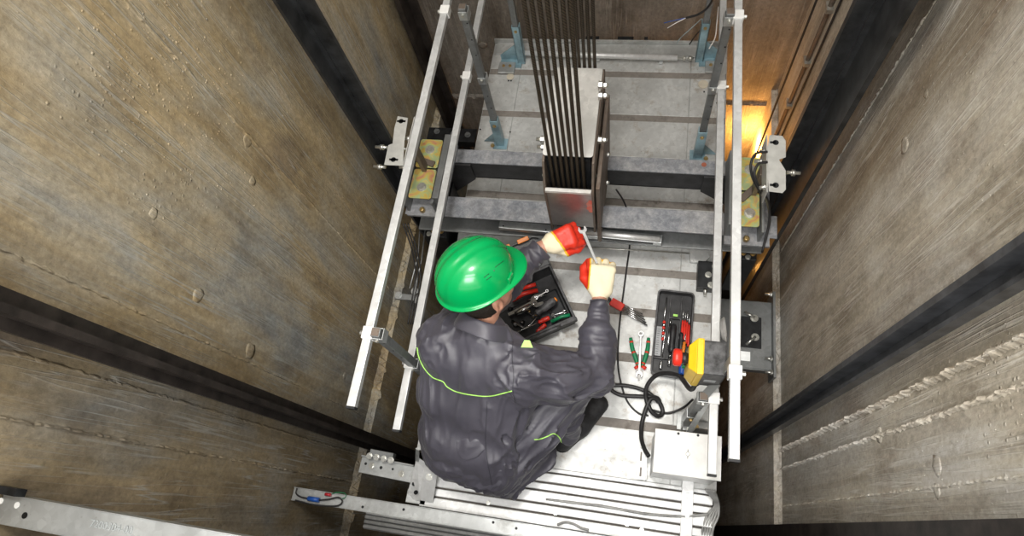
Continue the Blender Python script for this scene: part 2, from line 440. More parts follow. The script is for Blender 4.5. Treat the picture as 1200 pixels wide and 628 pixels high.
# vertical crusts where formwork boards met
for (u, v), hh, sd in (((60, 500), .010, 1), ((210, 470), .007, 2), ((200, 60), .008, 5), ((20, 300), .006, 6)):
    p = atx(u, v, XL); rough_strip(mb, (XL, p.y, ZJ), (XL, p.y, ZT - 1.3), .006, hh, 260, sd)
rnd = random.Random(4)
for i in range(1100):          # crumbs of splashed mortar, densest around one band
    u = rnd.gauss(215, 62); v = 30 + (u - 215) * .55 + rnd.gauss(80, 75)
    if not (0 < u < 380 and 0 < v < 500): continue
    p = atx(u, v, XL); lump(mb, p, rnd.uniform(.001, .0022) * rnd.choice((1, 1, 1, 1.6, 2.4)), (1, 0, 0), i, .6)
for (u, v), r in (((290, 165), .028), ((296, 212), .02), ((232, 346), .03), ((293, 412), .034), ((404, 440), .02), ((180, 250), .02)):
    lump(mb, atx(u, v, XL), r, (1, 0, 0), int(u), .09)
wl = struct(mb.build('wall_left', M['wall_left']), 'ochre stained concrete shaft wall on the left')

mb = MB(); mb.box((XR, YF - .25, ZJ), (XR + .25, YB + .25, ZT))
mb.box((XR - .04, YF - .25, -5), (XR + .25, YB + .25, ZJ - .004))
rough_strip(mb, (XR - .004, YF, ZJ), (XR - .004, YB, ZJ), .012, .02, 160, 8, (-1, 0, 0), (0, 0, 1))
for (u, v), hh, ww, sd in (((1200, 398), .026, .011, 1), ((1200, 452), .016, .009, 2), ((1180, 560), .006, .006, 3), ((1060, 60), .007, .006, 5)):
    p = atx(u, v, XR); rough_strip(mb, (XR, p.y, ZJ), (XR, p.y, ZT - 1.6), ww, hh, 420, sd, (-1, 0, 0))
for i in range(260):
    u = rnd.uniform(980, 1200); v = rnd.uniform(20, 600)
    p = atx(u, v, XR); lump(mb, p, rnd.uniform(.001, .003), (-1, 0, 0), i, .6)
for (u, v), r in (((1060, 170), .03), ((1098, 545), .028), ((1098, 575), .02), ((1030, 508), .03), ((1085, 110), .014)):
    lump(mb, atx(u, v, XR), r, (-1, 0, 0), int(u), .09)
struct(mb.build('wall_right', M['wall_right']), 'grey tan concrete shaft wall on the right')

mb = MB(); zb = aty(900, 121, YB).z
mb.box((XL - .25, YB, zb), (XR + .25, YB + .25, ZT)); mb.box((XL - .25, YB - .02, -5), (XR + .25, YB + .25, zb - .004))
rough_strip(mb, (XL, YB - .002, zb), (XR, YB - .002, zb), .012, .02, 120, 12, (0, -1, 0), (0, 0, 1))
zc = aty(540, 112, YB).z
rough_strip(mb, (XL, YB - .002, zc), (-.9, YB - .002, zc), .02, .03, 50, 13, (0, -1, 0), (0, 0, 1))
lump(mb, aty(566, 53, YB), .03, (0, -1, 0), 3, .2)
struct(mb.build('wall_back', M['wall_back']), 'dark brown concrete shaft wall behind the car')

mb = MB()   # landing side: wall with the doorway the daylight comes through
mb.box((XL - .25, YF - .25, -5), (XR + .25, YF, 1.45))
mb.box((XL - .25, YF - .25, 1.45), (-1.15, YF, ZT)); mb.box((.62, YF - .25, 1.45), (XR + .25, YF, ZT))
mb.box((-1.15, YF - .25, 3.75), (.62, YF, ZT))
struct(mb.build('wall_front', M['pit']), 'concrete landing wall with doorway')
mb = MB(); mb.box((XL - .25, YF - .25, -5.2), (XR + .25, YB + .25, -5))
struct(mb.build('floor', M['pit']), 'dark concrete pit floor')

# ------------------------------------------------------------------ guide rails (T section)
def trail(name, x, y, sgn, flange, blade, z0, z1, mat, th=.012, bt=.016):
    """flange in the y-z plane at x, blade pointing along sgn*x"""
    mb = MB()
    mb.box((min(x, x - sgn*th), y - flange/2, z0), (max(x, x - sgn*th), y + flange/2, z1))
    a, b = x, x + sgn*blade
    mb.box((min(a, b), y - bt/2, z0), (max(a, b), y + bt/2, z1))
    mb.box((min(a, x + sgn*.02), y - bt, z0), (max(a, x + sgn*.02), y + bt, z1))
    return mb.build(name, mat)
def yat(u, v, x):
    return atx(u, v, x).y
# left and right car guides
xg = -1.22
o = trail('guide_rail', xg, 1.53, 1, .165, .075, -4.9, ZT, M['railsteel']); tag(o, 'black steel guide rail on the left wall beside the crosshead', 'guide rail', kind=None)
g = o
xr = .72
yr0 = yat(1068, 0, xr); yr1 = yat(1003, 0, xr)
o = trail('guide_rail', xr, (yr0 + yr1) / 2, -1, abs(yr1 - yr0), .075, -4.9, ZT, M['railsteel'], .02, .03)
tag(o, 'wide black steel guide rail on the right wall beside the crosshead', 'guide rail')
# rail in the far left corner
xc = -1.38
ya, yb_ = yat(467, 0, xc), yat(489, 0, xc)
mb = MB(); ym = (ya + yb_) / 2
mb.box((xc - .03, ya, -4.9), (xc, yb_, ZT)); mb.box((xc, ym - .012, -4.9), (xc + .05, ym + .012, ZT))
cr = tag(mb.build('guide_rail', M['railbrown']), 'narrow dark guide rail in the far left corner of the shaft', 'guide rail')
for (u, v) in ((528, 116), (531, 126), (533, 131)):
    mb = MB(); mb.hexbolt(atx(u, v, xc + .001), (1, 0, 0), .012, .01); mb.build('bolt', M['bolt'], cr)
# lower left front rail and lower right front rail
xf = -1.36
y0, y1 = yat(0, 386, xf), yat(0, 334, xf)
mb = MB(); ym = (y0 + y1) / 2
mb.box((xf - .018, y0, -4.9), (xf, y1, ZT)); mb.box((xf, ym - .016, -4.9), (xf + .045, ym + .004, ZT))
mb.box((XL, ym - .02, -4.9), (xf - .018, ym + .02, ZT))
tag(mb.build('guide_rail', M['railbrown']), 'dark brown steel rail low on the left wall in front of the car', 'guide rail')
xf2 = .77
y0, y1 = yat(1200, 331, xf2), yat(1200, 272, xf2)
mb = MB(); d = y1 - y0
mb.box((xf2, y0, -4.9), (xf2 + .02, y1, ZT)); mb.box((xf2 - .045, y0 + d*.42, -4.9), (xf2, y0 + d*.62, ZT)); mb.box((xf2 - .012, y0, -4.9), (xf2, y0 + d*.13, ZT))
tag(mb.build('guide_rail', M['railgrey']), 'grey black steel rail crossing low on the right wall', 'guide rail')
# steel jamb at the bottom right
mb = MB(); p = atx(1200, 606, .80)
mb.box((.78, -.30, -4.9), (XR, p.y - .005, ZT)); 
o = mb.build('trim_1', M['railbrown']); struct(o, 'dark steel door jamb at the front right')

# brackets from rails to walls
def rail_bracket(name, x0, x1, y0, y1, z, mat, label, holes=True):
    t = thing(name, label, 'bracket', ((x0+x1)/2, (y0+y1)/2, z))
    mb = MB(); mb.box((x0, y0, z - .012), (x1, y1, z)); mb.box((x0, y0, z - .09), (x1, y0 + .008, z)); mb.build('bracket_plate', mat, t, bevel=.003)
    return t
# grey bracket low at right with slotted black plate
zbk = -.56
a = at(874, 352, zbk); b = at(905, 434, zbk)
t = thing('rail_bracket', 'grey steel wall bracket below the right guide rail with dark slotted plate', 'bracket', (a.x, a.y, zbk))
mb = MB(); mb.box((.50, b.y, zbk - .012), (XR - .06, a.y, zbk)); mb.box((.50, b.y - .008, zbk - .06), (XR - .06, b.y, zbk))
mb.build('bracket_plate', M['postgrey'], t, bevel=.003)
p0, p1 = at(872, 371, zbk), at(892, 409, zbk)
mb = MB(); mb.box((p0.x - .05, p1.y, zbk + .001), (p1.x, p0.y, zbk + .008)); mb.build('slotted_plate', M['black'], t, bevel=.002)
for (u, v), (u2, v2) in (((884, 373), (872, 366)), ((885, 395), (874, 404))):
    mb = MB(); q = at(u, v, zbk + .008); q2 = at(u2, v2, zbk + .008)
    mb.cyl(q2 + Vector((0, 0, .006)), q + Vector((0, 0, .012)), .008); mb.hexbolt(q, (0, 0, 1), .016, .012); mb.build('bolt', M['bolt'], t)
mb = MB(); mb.box((XR - .062, b.y - .05, zbk - .09), (XR - .05, a.y + .05, zbk + .05)); mb.build('wall_plate', M['postgrey'], t)
for (u, v) in ((909, 421), (899, 436), (903, 345)):
    mb = MB(); q = at(u, v, zbk + .02); q.x = XR - .05
    mb.cyl(q, q - Vector((.05, 0, 0)), .007); mb.hexbolt(q - Vector((.014, 0, 0)), (-1, 0, 0), .014, .01); mb.build('anchor_bolt', M['bolt'], t)

# orange brick strip low on the back wall is lit by the lamp only (no extra geometry)
# bracket between wall and front left corner of the car
zq = -.16
a, b = at(428, 541, zq), at(487, 562, zq)
t = thing('rail_bracket', 'grey slotted steel bracket running to the wall at the front left corner', 'bracket', (a.x, a.y, zq))
m = M4(at(486, 545, zq) - at(425, 533, zq), (0, 1, 0), at(425, 533, zq))
L = (at(486, 545, zq) - at(425, 533, zq)).length; W = .085
mb = MB(); mb.box((0, -W, -.008), (L, 0, 0), m); mb.box((0, -.008, 0), (L, 0, .018), m); mb.build('bracket_plate', M['zinc'], t, bevel=.002)
for fx, fy, r in ((.10, .45, .007), (.40, .5, .008), (.62, .45, .006)):
    mb = MB(); q = m @ Vector((L*fx, -W*fy, .0005)); mb.cyl(q, q + Vector((0, 0, .001)), r, 14); mb.build('slot', M['black'], t)
for fx, fy in ((.22, .5), (.8, .62)):
    mb = MB(); q = m @ Vector((L*fx, -W*fy, .001)); mb.hexbolt(q, (0, 0, 1), .012, .006); mb.build('bolt', M['bolt'], t)
c0 = m @ Vector((0, .02, .03))
mb = MB(); mb.box((.05, -.005, .0), (L*.62, .035, .045), m); mb.build('rail_clip', M['postgrey'], t, bevel=.003)
for k in range(4):
    mb = MB(); q = m @ Vector((.055 + .038*k, .0, .046)); mb.hexbolt(q, (0.1, -.25, 1), .012, .012); mb.build('bolt', M['bolt'], t)

# ------------------------------------------------------------------ the car roof
YR0, YR1 = .215, 2.672
roof = thing('elevator_car', 'galvanised sheet metal roof of the elevator car the worker is on', 'elevator car', (-.25, 1.4, 0))
bands = [.455, .770, 1.003, 1.219, 1.40, 1.609, 1.87, 2.146, 2.446]
xl, xrr = -.935, .442
mb = MB(); mb.box((xl, YR0, -.06), (xrr, YR1, -.006)); mb.box((xl, YR1 - .012, -.05), (xrr, YR1, .03)); mb.box((xl + .01, YR0 + .02, -2.2), (xrr - .01, YR1 - .02, -.06))
mb.build('car_body', M['roofside'], roof)
edges = [YR0] + bands + [YR1 - .1]
for i in range(len(edges) - 1):
    lo = edges[i] + (.021 if i else 0); hi = edges[i+1] - (.021 if i < len(edges) - 2 else 0)
    mb = MB()
    mb.box((-.742, lo, -.006), (.242, hi, .0)); mb.box((xl, lo, -.006), (-.7455, hi, -.0005)); mb.box((.2455, lo, -.006), (xrr, hi, -.0005))
    mb.build('roof_panel', M['roof'], roof, bevel=.0015)
for i, yb in enumerate(bands):
    mb = MB(); mb.box((xl + .004, yb - .021, -.0065), (xrr - .004, yb + .021, -.0035)); mb.build('joint_strip', M['strip'], roof)
mb = MB(); mb.box((xl + .02, YR1 - .099, -.006), (.27, YR1 - .013, .008)); mb.build('rear_edge_trim', M['roofside'], roof, bevel=.002)
for u, w in ((694, 16), (733, 19), (757, 4)):
    mb = MB(); q = aty(u, 46, YR1); dx = w * 3.6 / 735 / 2
    mb.box((q.x - dx, YR1, .0), (q.x + dx, YR1 + .02, .035)); mb.build('rear_clip', M['black'], roof)
for (u, v) in ((598, 90), (824, 99)):
    mb = MB(); q = at(u, v, 0); mb.cyl(q, q + Vector((0, 0, .004)), .022 if u < 700 else .028, 24); mb.build('blanking_disc', M['copper'], roof)
rnd = random.Random(5)
for (u, v) in ((563, 152), (598, 155), (596, 95), (599, 95), (838, 110), (825, 108), (840, 121)):
    mb = MB(); q = at(u, v, 0); mb.hexbolt(q, (0, 0, 1), .005, .003, False); mb.build('screw', M['black'], roof)
# shiny white rod at the back, a plain tube and no lamp
yt = at(700, 65, .04).y
t = thing('white_tube', 'bright white tube lying along the rear edge of the car roof', 'light fitting', (-.35, yt, .03))
q0, q1 = at(612, 62, .04), at(794, 68, .04)
mb = MB(); mb.cyl(q0, q1, .016, 16); mb.build('tube', M['aluw'], t)
mb = MB(); mb.cyl(q1, q1 + Vector((.09, 0, 0)), .006); mb.cyl(q1 + Vector((.03, 0, 0)), q1 + Vector((.045, 0, 0)), .012); mb.cyl(q1 + Vector((.06, 0, 0)), q1 + Vector((.08, 0, 0)), .012); mb.build('end_fitting', M['bolt'], t)
for fx in (.1, .5, .9):
    p = q0.lerp(q1, fx); mb = MB(); mb.box((p.x - .01, p.y - .02, .008), (p.x + .01, p.y + .02, .03)); mb.build('clip', M['zinc'], t)

# ------------------------------------------------------------------ door header profiles at the front
hd = thing('door_header', 'ribbed bright aluminium door operator header along the front of the car', 'door header', (-.28, .1, 0))
xe = .425
prof = [(.198, .215, .012), (.154, .191, .022), (.118, .146, .012), (.063, .110, .026), (.022, .055, .014), (-.030, .014, .020)]
mb = MB(); mb.box((-.87, -.035, -.12), (xe, .216, -.012)); mb.build('header_body', M['strip'], hd)
for (y0, y1, h) in prof:
    mb = MB(); mb.box((-.868, y0, -.012), (xe, y1, h)); mb.build('aluminium_profile', M['aluw'], hd, bevel=.003)
for (u, v) in ((690, 564), (758, 574), (688, 587), (757, 598), (651, 601), (735, 614), (572, 589), (752, 621)):
    mb = MB(); q = at(u, v, .027); mb.hexbolt(Vector((q.x, q.y, .022)), (0, 0, 1), .0075, .005); mb.build('screw', M['bolt'], hd)
# cables lying in the header
def wire(name, pts, r, mat, label, cat='cable', n=8, group=None, parent=None):
    mb = MB(); mb.tube(spline(pts, n), r, 8); o = mb.build(name, mat, parent)
    if parent is None: tag(o, label, cat, group)
    return o
wire('cable', [at(u, v, z) for u, v, z in ((640, 585, .022), (681, 590, .035), (705, 593, .034), (728, 597, .034), (757, 602, .034), (797, 605, .034), (830, 603, .034))], .006, M['cablegrey'], 'thin grey cable lying in the groove of the front header')
wire('cable', [at(u, v, .034) for u, v in ((653, 615), (662, 612), (672, 614), (682, 619), (690, 621))], .005, M['cablegrey'], 'short grey cable loop at the bottom edge of the header')
t = thing('flat_bar', 'bright flat bar bolted across the header below the white junction box', 'bracket', (.29, .05, .03))
xb0, xb1 = at(798, 600, .035).x, at(812, 600, .035).x
mb = MB(); mb.box((xb0, -.12, .026), (xb1, .24, .036)); mb.build('bar', M['aluw'], t, bevel=.002)
for (u, v) in ((806, 581), (805, 604)):
    mb = MB(); mb.hexbolt(at(u, v, .036), (0, 0, 1), .011, .008); mb.build('bolt', M['zinc'], t)
for k in range(5):
    dx = (k - 2) * .009
    o = wire('cable', [at(832, 574, .12) + Vector((dx, 0, 0)), at(838 + k, 590, .05), at(834 + k*.6, 604, .03) + Vector((dx, 0, 0)), at(829 + k*.4, 618, .02) + Vector((dx, 0, 0)), at(827 + k*.4, 636, 0) + Vector((dx, 0, 0))], .005, M['cablegrey'],
         'one of the grey cables bunched down the right end of the header', group='cables at the right end of the header')

# long galvanised channel in front of the header
t = thing('steel_channel', 'long galvanised channel across the front with taped cable end on its left tip', 'channel', (-.5, -.07, .04))
zp = .075
def ych(v, u): return at(u, v, zp).y
x0 = at(345, 571, zp).x; y_t = at(470, 590, zp).y; y_b = at(470, 607, zp).y
mb = MB(); mb.box((x0, y_b, zp - .004), (.6, y_t, zp)); mb.box((x0, y_t - .004, zp - .05), (.6, y_t, zp + .006)); mb.box((x0, y_b, zp - .05), (.6, y_b + .004, zp + .004)); mb.build('channel_web', M['zinc'], t, bevel=.001)
for (u, v) in ((473, 597), (578, 612), (605, 619), (425, 594)):
    mb = MB(); q = at(u, v, zp + .0005); mb.cyl(q, q + Vector((0, 0, .0012)), .006, 14); mb.build('hole', M['black'], t)
pts = [at(u, v, zp + .012) for u, v in ((348, 572), (347, 578), (352, 582), (360, 584), (372, 586))]
tipc = wire('cable', pts + [at(u, v, zp + .014) for u, v in ((385, 585), (396, 583), (401, 587), (397, 592), (385, 593), (365, 591), (346, 586))], .0035, M['cable'], 'black cable loop with blue tape at the left tip of the front channel')
mb = MB(); mb.tube([at(361, 584, zp + .014), at(374, 586, zp + .014)], .011, 10); mb.build('tape_wrap', M['bluep'], tipc, 'bright blue tape')
earth = wire('cable', [at(u, v, zp + .01) for u, v in ((384, 580), (395, 577), (404, 578), (405, 582), (400, 585))], .0018, M['green'], 'thin green earth wire with red plug on the front channel')
mb = MB(); mb.tube([at(381, 579, zp + .012), at(388, 580, zp + .012)], .007, 8); mb.build('wire_plug', M['wirered'], earth, 'red plug')

# upper channel crossing the lower left corner
zu = 1.56
t = thing('steel_channel', 'close galvanised channel with stamped digits crossing the bottom left corner', 'channel', (-1.0, -.16, zu))
ya, yb2 = at(100, 595, zu).y, at(100, 633, zu).y
mb = MB(); mb.box((XL + .005, yb2, zu - .004), (XR - .1, ya, zu)); mb.box((XL + .005, ya - .003, zu - .04), (XR - .1, ya, zu + .004)); mb.box((XL + .005, yb2, zu - .04), (XR - .1, yb2 + .003, zu + .002)); mb.build('channel_web', M['zinc'], t, bevel=.001)
for (u, v), mt in (((20, 592), 'white'), ((29, 604), 'black'), ((1, 587), 'white')):
    mb = MB(); q = at(u, v, zu + .0005); mb.lathe([(.0075, 0), (.0075, .001)], q, (0, 0, 1), 16); mb.build('hole', M[mt], t)
# faint stamped number 7200304-00
cu = bpy.data.curves.new('stamp', 'FONT'); cu.body = '7200304-00'; cu.size = .024; cu.extrude = .0005
tmp = bpy.data.objects.new('stamp', cu); C.objects.link(tmp); bpy.context.view_layer.update()
me = bpy.data.meshes.new_from_object(tmp.evaluated_get(bpy.context.evaluated_depsgraph_get())); bpy.data.objects.remove(tmp)
q = at(104, 617, zu + .0016); me.transform(Matrix.Translation(q) @ Matrix.Rotation(-.0, 4, 'Z'))
link('stamped_number', me, simple('stamp_ink', (.30, .32, .32), .8), t)
mb = MB(); q = at(15, 575, zu + .03); mb.box((XL + .004, q.y - .012, zu + .0), (at(30, 580, zu).x, q.y + .006, zu + .03))
tag(mb.build('angle_piece', M['black']), 'short black angle end above the close channel at the left edge', 'bracket')
# ribbed sill seen under the front channel
zs = -.35
t = thing('landing_sill', 'ribbed aluminium door sill lying below the front channel', 'sill', (-.6, -.1, zs))
xs = at(428, 603, zs).x; ys = at(500, 604, zs).y
for k in range(5):
    mb = MB(); mb.box((xs, ys - .022*k - .016, zs - .03), (.35, ys - .022*k, zs)); mb.build('sill_rib', M['rail'], t, bevel=.002)
mb = MB(); mb.box((xs, ys - .11, zs - .05), (.35, ys, zs - .012)); mb.build('sill_base', M['postgrey'], t)

# gusset bracket on the front left corner
t = thing('corner_bracket', 'galvanised triangular corner bracket with slots beside the worker at front left', 'bracket', (-.9, .05, .03))
a = at(477, 586, .03); b = at(495, 590, .03); c = at(510, 545, .20); d = at(500, 540, .20)
def slab(mb, quad, th, nrm):
    n = Vector(nrm); V = [Vector(q) for q in quad] + [Vector(q) - n*th for q in quad]; k = len(quad)
    mb._add(V, [list(range(k)), list(range(k, 2*k))[::-1]] + [[i, (i+1) % k, k + (i+1) % k, k + i] for i in range(k)])
mb = MB(); slab(mb, [at(492, 586, .035), at(507, 589, .035), at(513, 548, .15), at(500, 543, .15)], .006, (0, 0, 1)); mb.build('bracket_plate', M['aluw'], t)
mb = MB(); slab(mb, [at(476, 585, .0), at(492, 587, .035), at(500, 543, .15), at(489, 535, .18)], .006, (.5, -.3, .8)); mb.build('gusset', M['aluw'], t)
mb = MB(); slab(mb, [at(486, 560, .02), at(491, 560, .02), at(491, 528, .25), at(487, 526, .25)], .006, (0, -1, .3)); mb.build('upright_strip', M['zinc'], t)
mb = MB(); q = at(503, 559, .12); mb.hexbolt(q, (.1, -.3, 1), .012, .008); mb.build('bolt', M['bolt'], t)
for (u, v) in ((488, 577), (486, 567)):
    mb = MB(); q = at(u, v, .06); mb.lathe([(.010, 0), (.010, .002)], q + Vector((0, 0, .01)), (.5, -.3, .8), 14); mb.build('slot', M['black'], t)
mb = MB(); mb.box((a.x - .01, a.y - .01, -.02), (b.x + .01, a.y + .05, .02)); mb.build('foot_plate', M['zinc'], t, bevel=.002)
# ------------------------------------------------------------------ crosshead beams
ZB = .36
FB0, FB1 = at(650, 262, ZB).y, at(560, 232, ZB).y          # front beam front / back edge
RB0, RB1 = at(700, 198, ZB).y, at(700, 182, ZB).y
bx0, bx1 = at(476, 244, ZB).x, at(911, 280, ZB).x
t = thing('crosshead_beam', 'mottled grey channel beam in front, crossing under the rope housing plate', 'beam', (-.25, FB0, ZB))
mb = MB(); mb.box((bx0, FB0, ZB - .009), (bx1, FB1, ZB)); mb.build('top_flange', M['beamtop'], t, bevel=.002)
mb = MB(); mb.box((bx0, FB1 - .009, ZB - .17), (bx1, FB1, ZB - .009)); mb.build('web', M['beamweb'], t)
mb = MB(); mb.box((bx0 + .02, FB0, ZB - .18), (bx1 - .03, FB1, ZB - .168)); mb.build('bottom_flange', M['postgrey'], t, bevel=.002)
rx0, rx1 = bx0 + .05, bx1 - .05
t = thing('crosshead_beam', 'mottled grey channel beam behind, with deep black web facing the worker', 'beam', (-.25, RB0, ZB))
mb = MB(); mb.box((rx0, RB0, ZB - .009), (rx1, RB1, ZB)); mb.build('top_flange', M['beamtop'], t, bevel=.002)
mb = MB(); mb.box((rx0, RB0, ZB - .145), (rx1, RB0 + .009, ZB - .009)); mb.box((rx0, RB0, ZB - .145), (rx1, RB1, ZB - .137)); mb.build('web', M['beamweb'], t)
# chamfered gusset plates reaching down at both ends
for (xa, xb, s) in ((rx0, aty(557, 209, RB0 - .01).x, 1), (rx1, aty(820, 227, RB0 - .01).x, -1)):
    mb = MB(); m = M4((1, 0, 0), (0, 0, 1), (0, RB0 - .001, 0))
    c = xa + (xb - xa) * .62
    mb.prism([(xa, ZB - .012), (xb, ZB - .012), (xb, ZB - .145), (xa + (xb - xa)*.35, ZB - .30), (xa, ZB - .34)], 0.0, .010, m); mb.build('end_gusset', M['beamweb'], t)
mb = MB(); q = at(825, 193, ZB); mb.cyl(q, q + Vector((0, 0, .0008)), .012, 12); mb.build('rust_spot', simple('rust_red', (.30, .09, .05), .8), t)
# aluminium guard profile in the mouth of the front beam
t = thing('lamp_profile', 'bright aluminium profile lying in the open front of the crosshead beam', 'profile', (-.3, FB0 - .0, ZB - .12))
zz = ZB - .10
q0, q1 = at(585, 262, zz), at(776, 280, zz)
m = M4(q1 - q0, (0, 1, 0), q0); L = (q1 - q0).length
mb = MB(); mb.box((0, -.022, -.03), (L, .022, 0), m); mb.build('housing', M['zinc'], t, bevel=.003)
mb = MB(); mb.cyl(m @ Vector((L*.55, -.004, .003)), m @ Vector((L*.985, -.004, .003)), .016, 14); mb.build('tube', M['alu'], t)
mb = MB(); mb.box((L*.62, -.026, -.016), (L*.95, -.021, -.006), m); mb.build('slot', M['black'], t)
for fx in (.03, .3, .97):
    mb = MB(); mb.hexbolt(m @ Vector((L*fx, -.012, .001)), m.to_3x3() @ Vector((0, 0, 1)), .004, .003, False); mb.build('screw', M['black'], t)
# small rod and plate on the roof under the beam
t = thing('thin_rod', 'thin pale rod with angled grey plate lying on the roof below the beam', 'rod', (.0, 1.3, .02))
mb = MB(); mb.cyl(at(640, 287, .02), at(808, 297, .02), .0035); mb.build('rod', M['bolt'], t)
mb = MB(); mb.prism([tuple(at(u, v, .03).xy) for u, v in ((808, 291), (828, 293), (832, 301), (824, 308), (809, 306))], .012, .03); mb.build('plate', M['roof'], t)

# ------------------------------------------------------------------ rope sheave housing
ZC = .90
HW0, HW1 = at(636, 178, ZC).x, at(695, 183, ZC).x
cy0, cy1 = at(690, 184, ZC).y, at(705, 80, ZC).y
hs = thing('sheave_housing', 'pale sheet metal housing over the rope sheave in the middle of the crosshead', 'sheave housing', ((HW0+HW1)/2, (cy0+cy1)/2, .2))
hw1 = HW1 + .004
mb = MB(); mb.prism([(x + (HW0+HW1)/2, y + (cy0+cy1)/2) for x, y in rrect(HW1-HW0, cy1-cy0, .012)], ZC - .004, ZC); 
mb.build('cover_plate', M['cover'], hs, bevel=.001)
for sx, nm in ((HW0 + .004, 'side_plate'), (HW1 + .002, 'side_plate')):
    mb = MB(); m = M4((0, 1, 0), (0, 0, 1), (sx, 0, 0))
    mb.prism([(FB0 - .037, ZB + .012), (FB1 + .012, ZB + .012), (FB1 + .012, .17), (cy1 + .02, .17), (cy1 + .02, ZC - .03), (cy1 + .0, ZC - .012), (cy0 - .02, ZC - .012), (FB0 - .045, ZC - .16)], -.005, .005, m)
    mb.build(nm, M['rust'], hs, bevel=.002)
mb = MB(); mb.box((HW1 + .012, cy0 - .06, .25), (HW1 + .030, cy1 - .02, ZC - .14)); mb.build('side_rail', M['rust'], hs, bevel=.004)
for (u, v) in ((710, 100), (710, 112), (709, 164), (713, 181), (712, 214)):
    p = atx(u, v, HW1 + .035)
    mb = MB(); mb.hexbolt(Vector((HW1 + .008, p.y, p.z)), (1, 0, 0), .014, .012); mb.cyl((HW1 + .018, p.y, p.z), (HW1 + .045, p.y, p.z), .007); mb.hexbolt(Vector((HW1 + .026, p.y, p.z)), (1, 0, 0), .011, .009, False)
    mb.build('bolt', M['bolt'], hs)
for (u, v) in ((630, 163), (631, 172)):
    p = atx(u, v, HW0 - .03)
    mb = MB(); mb.hexbolt(Vector((HW0 - .002, p.y, p.z)), (-1, 0, 0), .014, .014); mb.cyl((HW0, p.y, p.z), (HW0 - .035, p.y, p.z), .008); mb.build('bolt', M['bolt'], hs)
for (u, v) in ((637, 205), (699, 206), (700, 250)):
    p = atx(u, v, (HW0 - .004) if u < 660 else HW1 + .01)
    mb = MB(); mb.lathe([(.006, 0), (.006, .004), (.003, .006)], p, (-1 if u < 660 else 1, 0, 0), 12); mb.build('rivet', M['bolt'], hs)
# front plate with bent lip, and a red paint mark
yp = FB0 - .035
a, b = aty(640, 222, yp), aty(695, 222, yp); zt = (a.z + b.z) / 2; zb_ = aty(668, 264, yp).z
mb = MB(); mb.box((a.x, yp - .003, zb_), (b.x, yp, zt)); mb.box((a.x, yp, zt - .003), (b.x, yp + .006, zt)); mb.build('front_plate', M['coverdark'], hs, bevel=.001)
mb = MB(); mb.box((a.x - .002, yp - .014, zt - .012), (b.x - .008, yp + .001, zt + .004)); mb.build('front_lip', M['cover'], hs, bevel=.001)
m, nt, bb = newmat('red_paint_smear')
v = mapping(nt, (1, 1, 1), 'World')
nt.links.new(ramp(nt, [(.35, (.62, .10, .06)), (.7, (.45, .25, .2))], noise(nt, v, 30, 4)).outputs[0], bb.inputs['Base Color']); bb.inputs['Roughness'].default_value = .45
mb = MB(); ctr = aty(692, 242, yp - .0035)
mb.prism([(ctr.x + .016*math.cos(k*PI/8)*(1 + .25*math.sin(3*k)), ctr.z + .055*math.sin(k*PI/8)) for k in range(16)], 0, .0006, M4((1, 0, 0), (0, 0, 1), (0, yp - .0032, 0)))
mb.build('paint_mark', m, hs, 'red paint mark')
# the sheave itself inside
pitch = (at(683, 184, ZC).x - at(644.5, 184, ZC).x) / 6
rx_ = [at(644.5, 184, ZC).x + pitch*k for k in range(7)]
ryf = at(664, 184, ZC).y - .012
rear = [at(678.7 + 6.1*(k - 2), 78, ZC).x for k in range(6)]
ryr = cy1 + .012
cyc, rad = (ryf + ryr)/2, (ryr - ryf)/2 - .006
mb = MB(); prof = [(0.03, -.01)]
xa = rx_[0] - .012
pr = [(rad - .03, 0)]
for k in range(7):
    pr += [(rad + .002, .004 + pitch*k), (rad - .008, .004 + pitch*k + pitch*.3), (rad - .008, .004 + pitch*k + pitch*.6), (rad + .002, .004 + pitch*k + pitch*.95)]
pr += [(rad - .03, pitch*7 + .008)]
mb.lathe(pr, (xa, cyc, ZC - rad - .03), (1, 0, 0), 40); mb.build('sheave', M['black'], hs)
mb = MB(); mb.box((HW0 + .01, ryf + .02, .2), (HW1 - .01, ryr - .03, ZC - .03)); mb.build('inner_block', M['black'], hs)
# ropes
def rope(x, y, z0, z1, label, group):
    mb = MB(); n = 70; seg = 10; rings = []
    for i in range(2):
        z = (z0, z1)[i]
        rings.append([mb.bm.verts.new((x + .0068*math.cos(2*PI*k/seg), y + .0068*math.sin(2*PI*k/seg), z)) for k in range(seg)])
    for k in range(seg):
        f = mb.bm.faces.new((rings[0][k], rings[0][(k+1)%seg], rings[1][(k+1)%seg], rings[1][k])); f.smooth = True
    return tag(mb.build('hoist_rope', M['ropew'], None), label, 'rope', group)
def ropemat():
    m, nt, b = newmat('twisted_wire_rope')
    tc = nt.nodes.new('ShaderNodeNewGeometry')
    w = nt.nodes.new('ShaderNodeTexWave'); w.wave_type = 'BANDS'; w.bands_direction = 'DIAGONAL'; w.inputs['Scale'].default_value = 55
    w.inputs['Distortion'].default_value = .6
    nt.links.new(tc.outputs['Position'], w.inputs['Vector'])
    nt.links.new(ramp(nt, [(.2, (.014, .010, .007)), (.8, (.075, .055, .034))], w.outputs['Fac']).outputs[0], b.inputs['Base Color'])
    b.inputs['Roughness'].default_value = .55; b.inputs['Metallic'].default_value = .35
    bump(nt, b, w.outputs['Fac'], .6, .002); return m
M['ropew'] = ropemat()
names = ['leftmost', 'second', 'third', 'middle', 'fifth', 'sixth', 'rightmost']
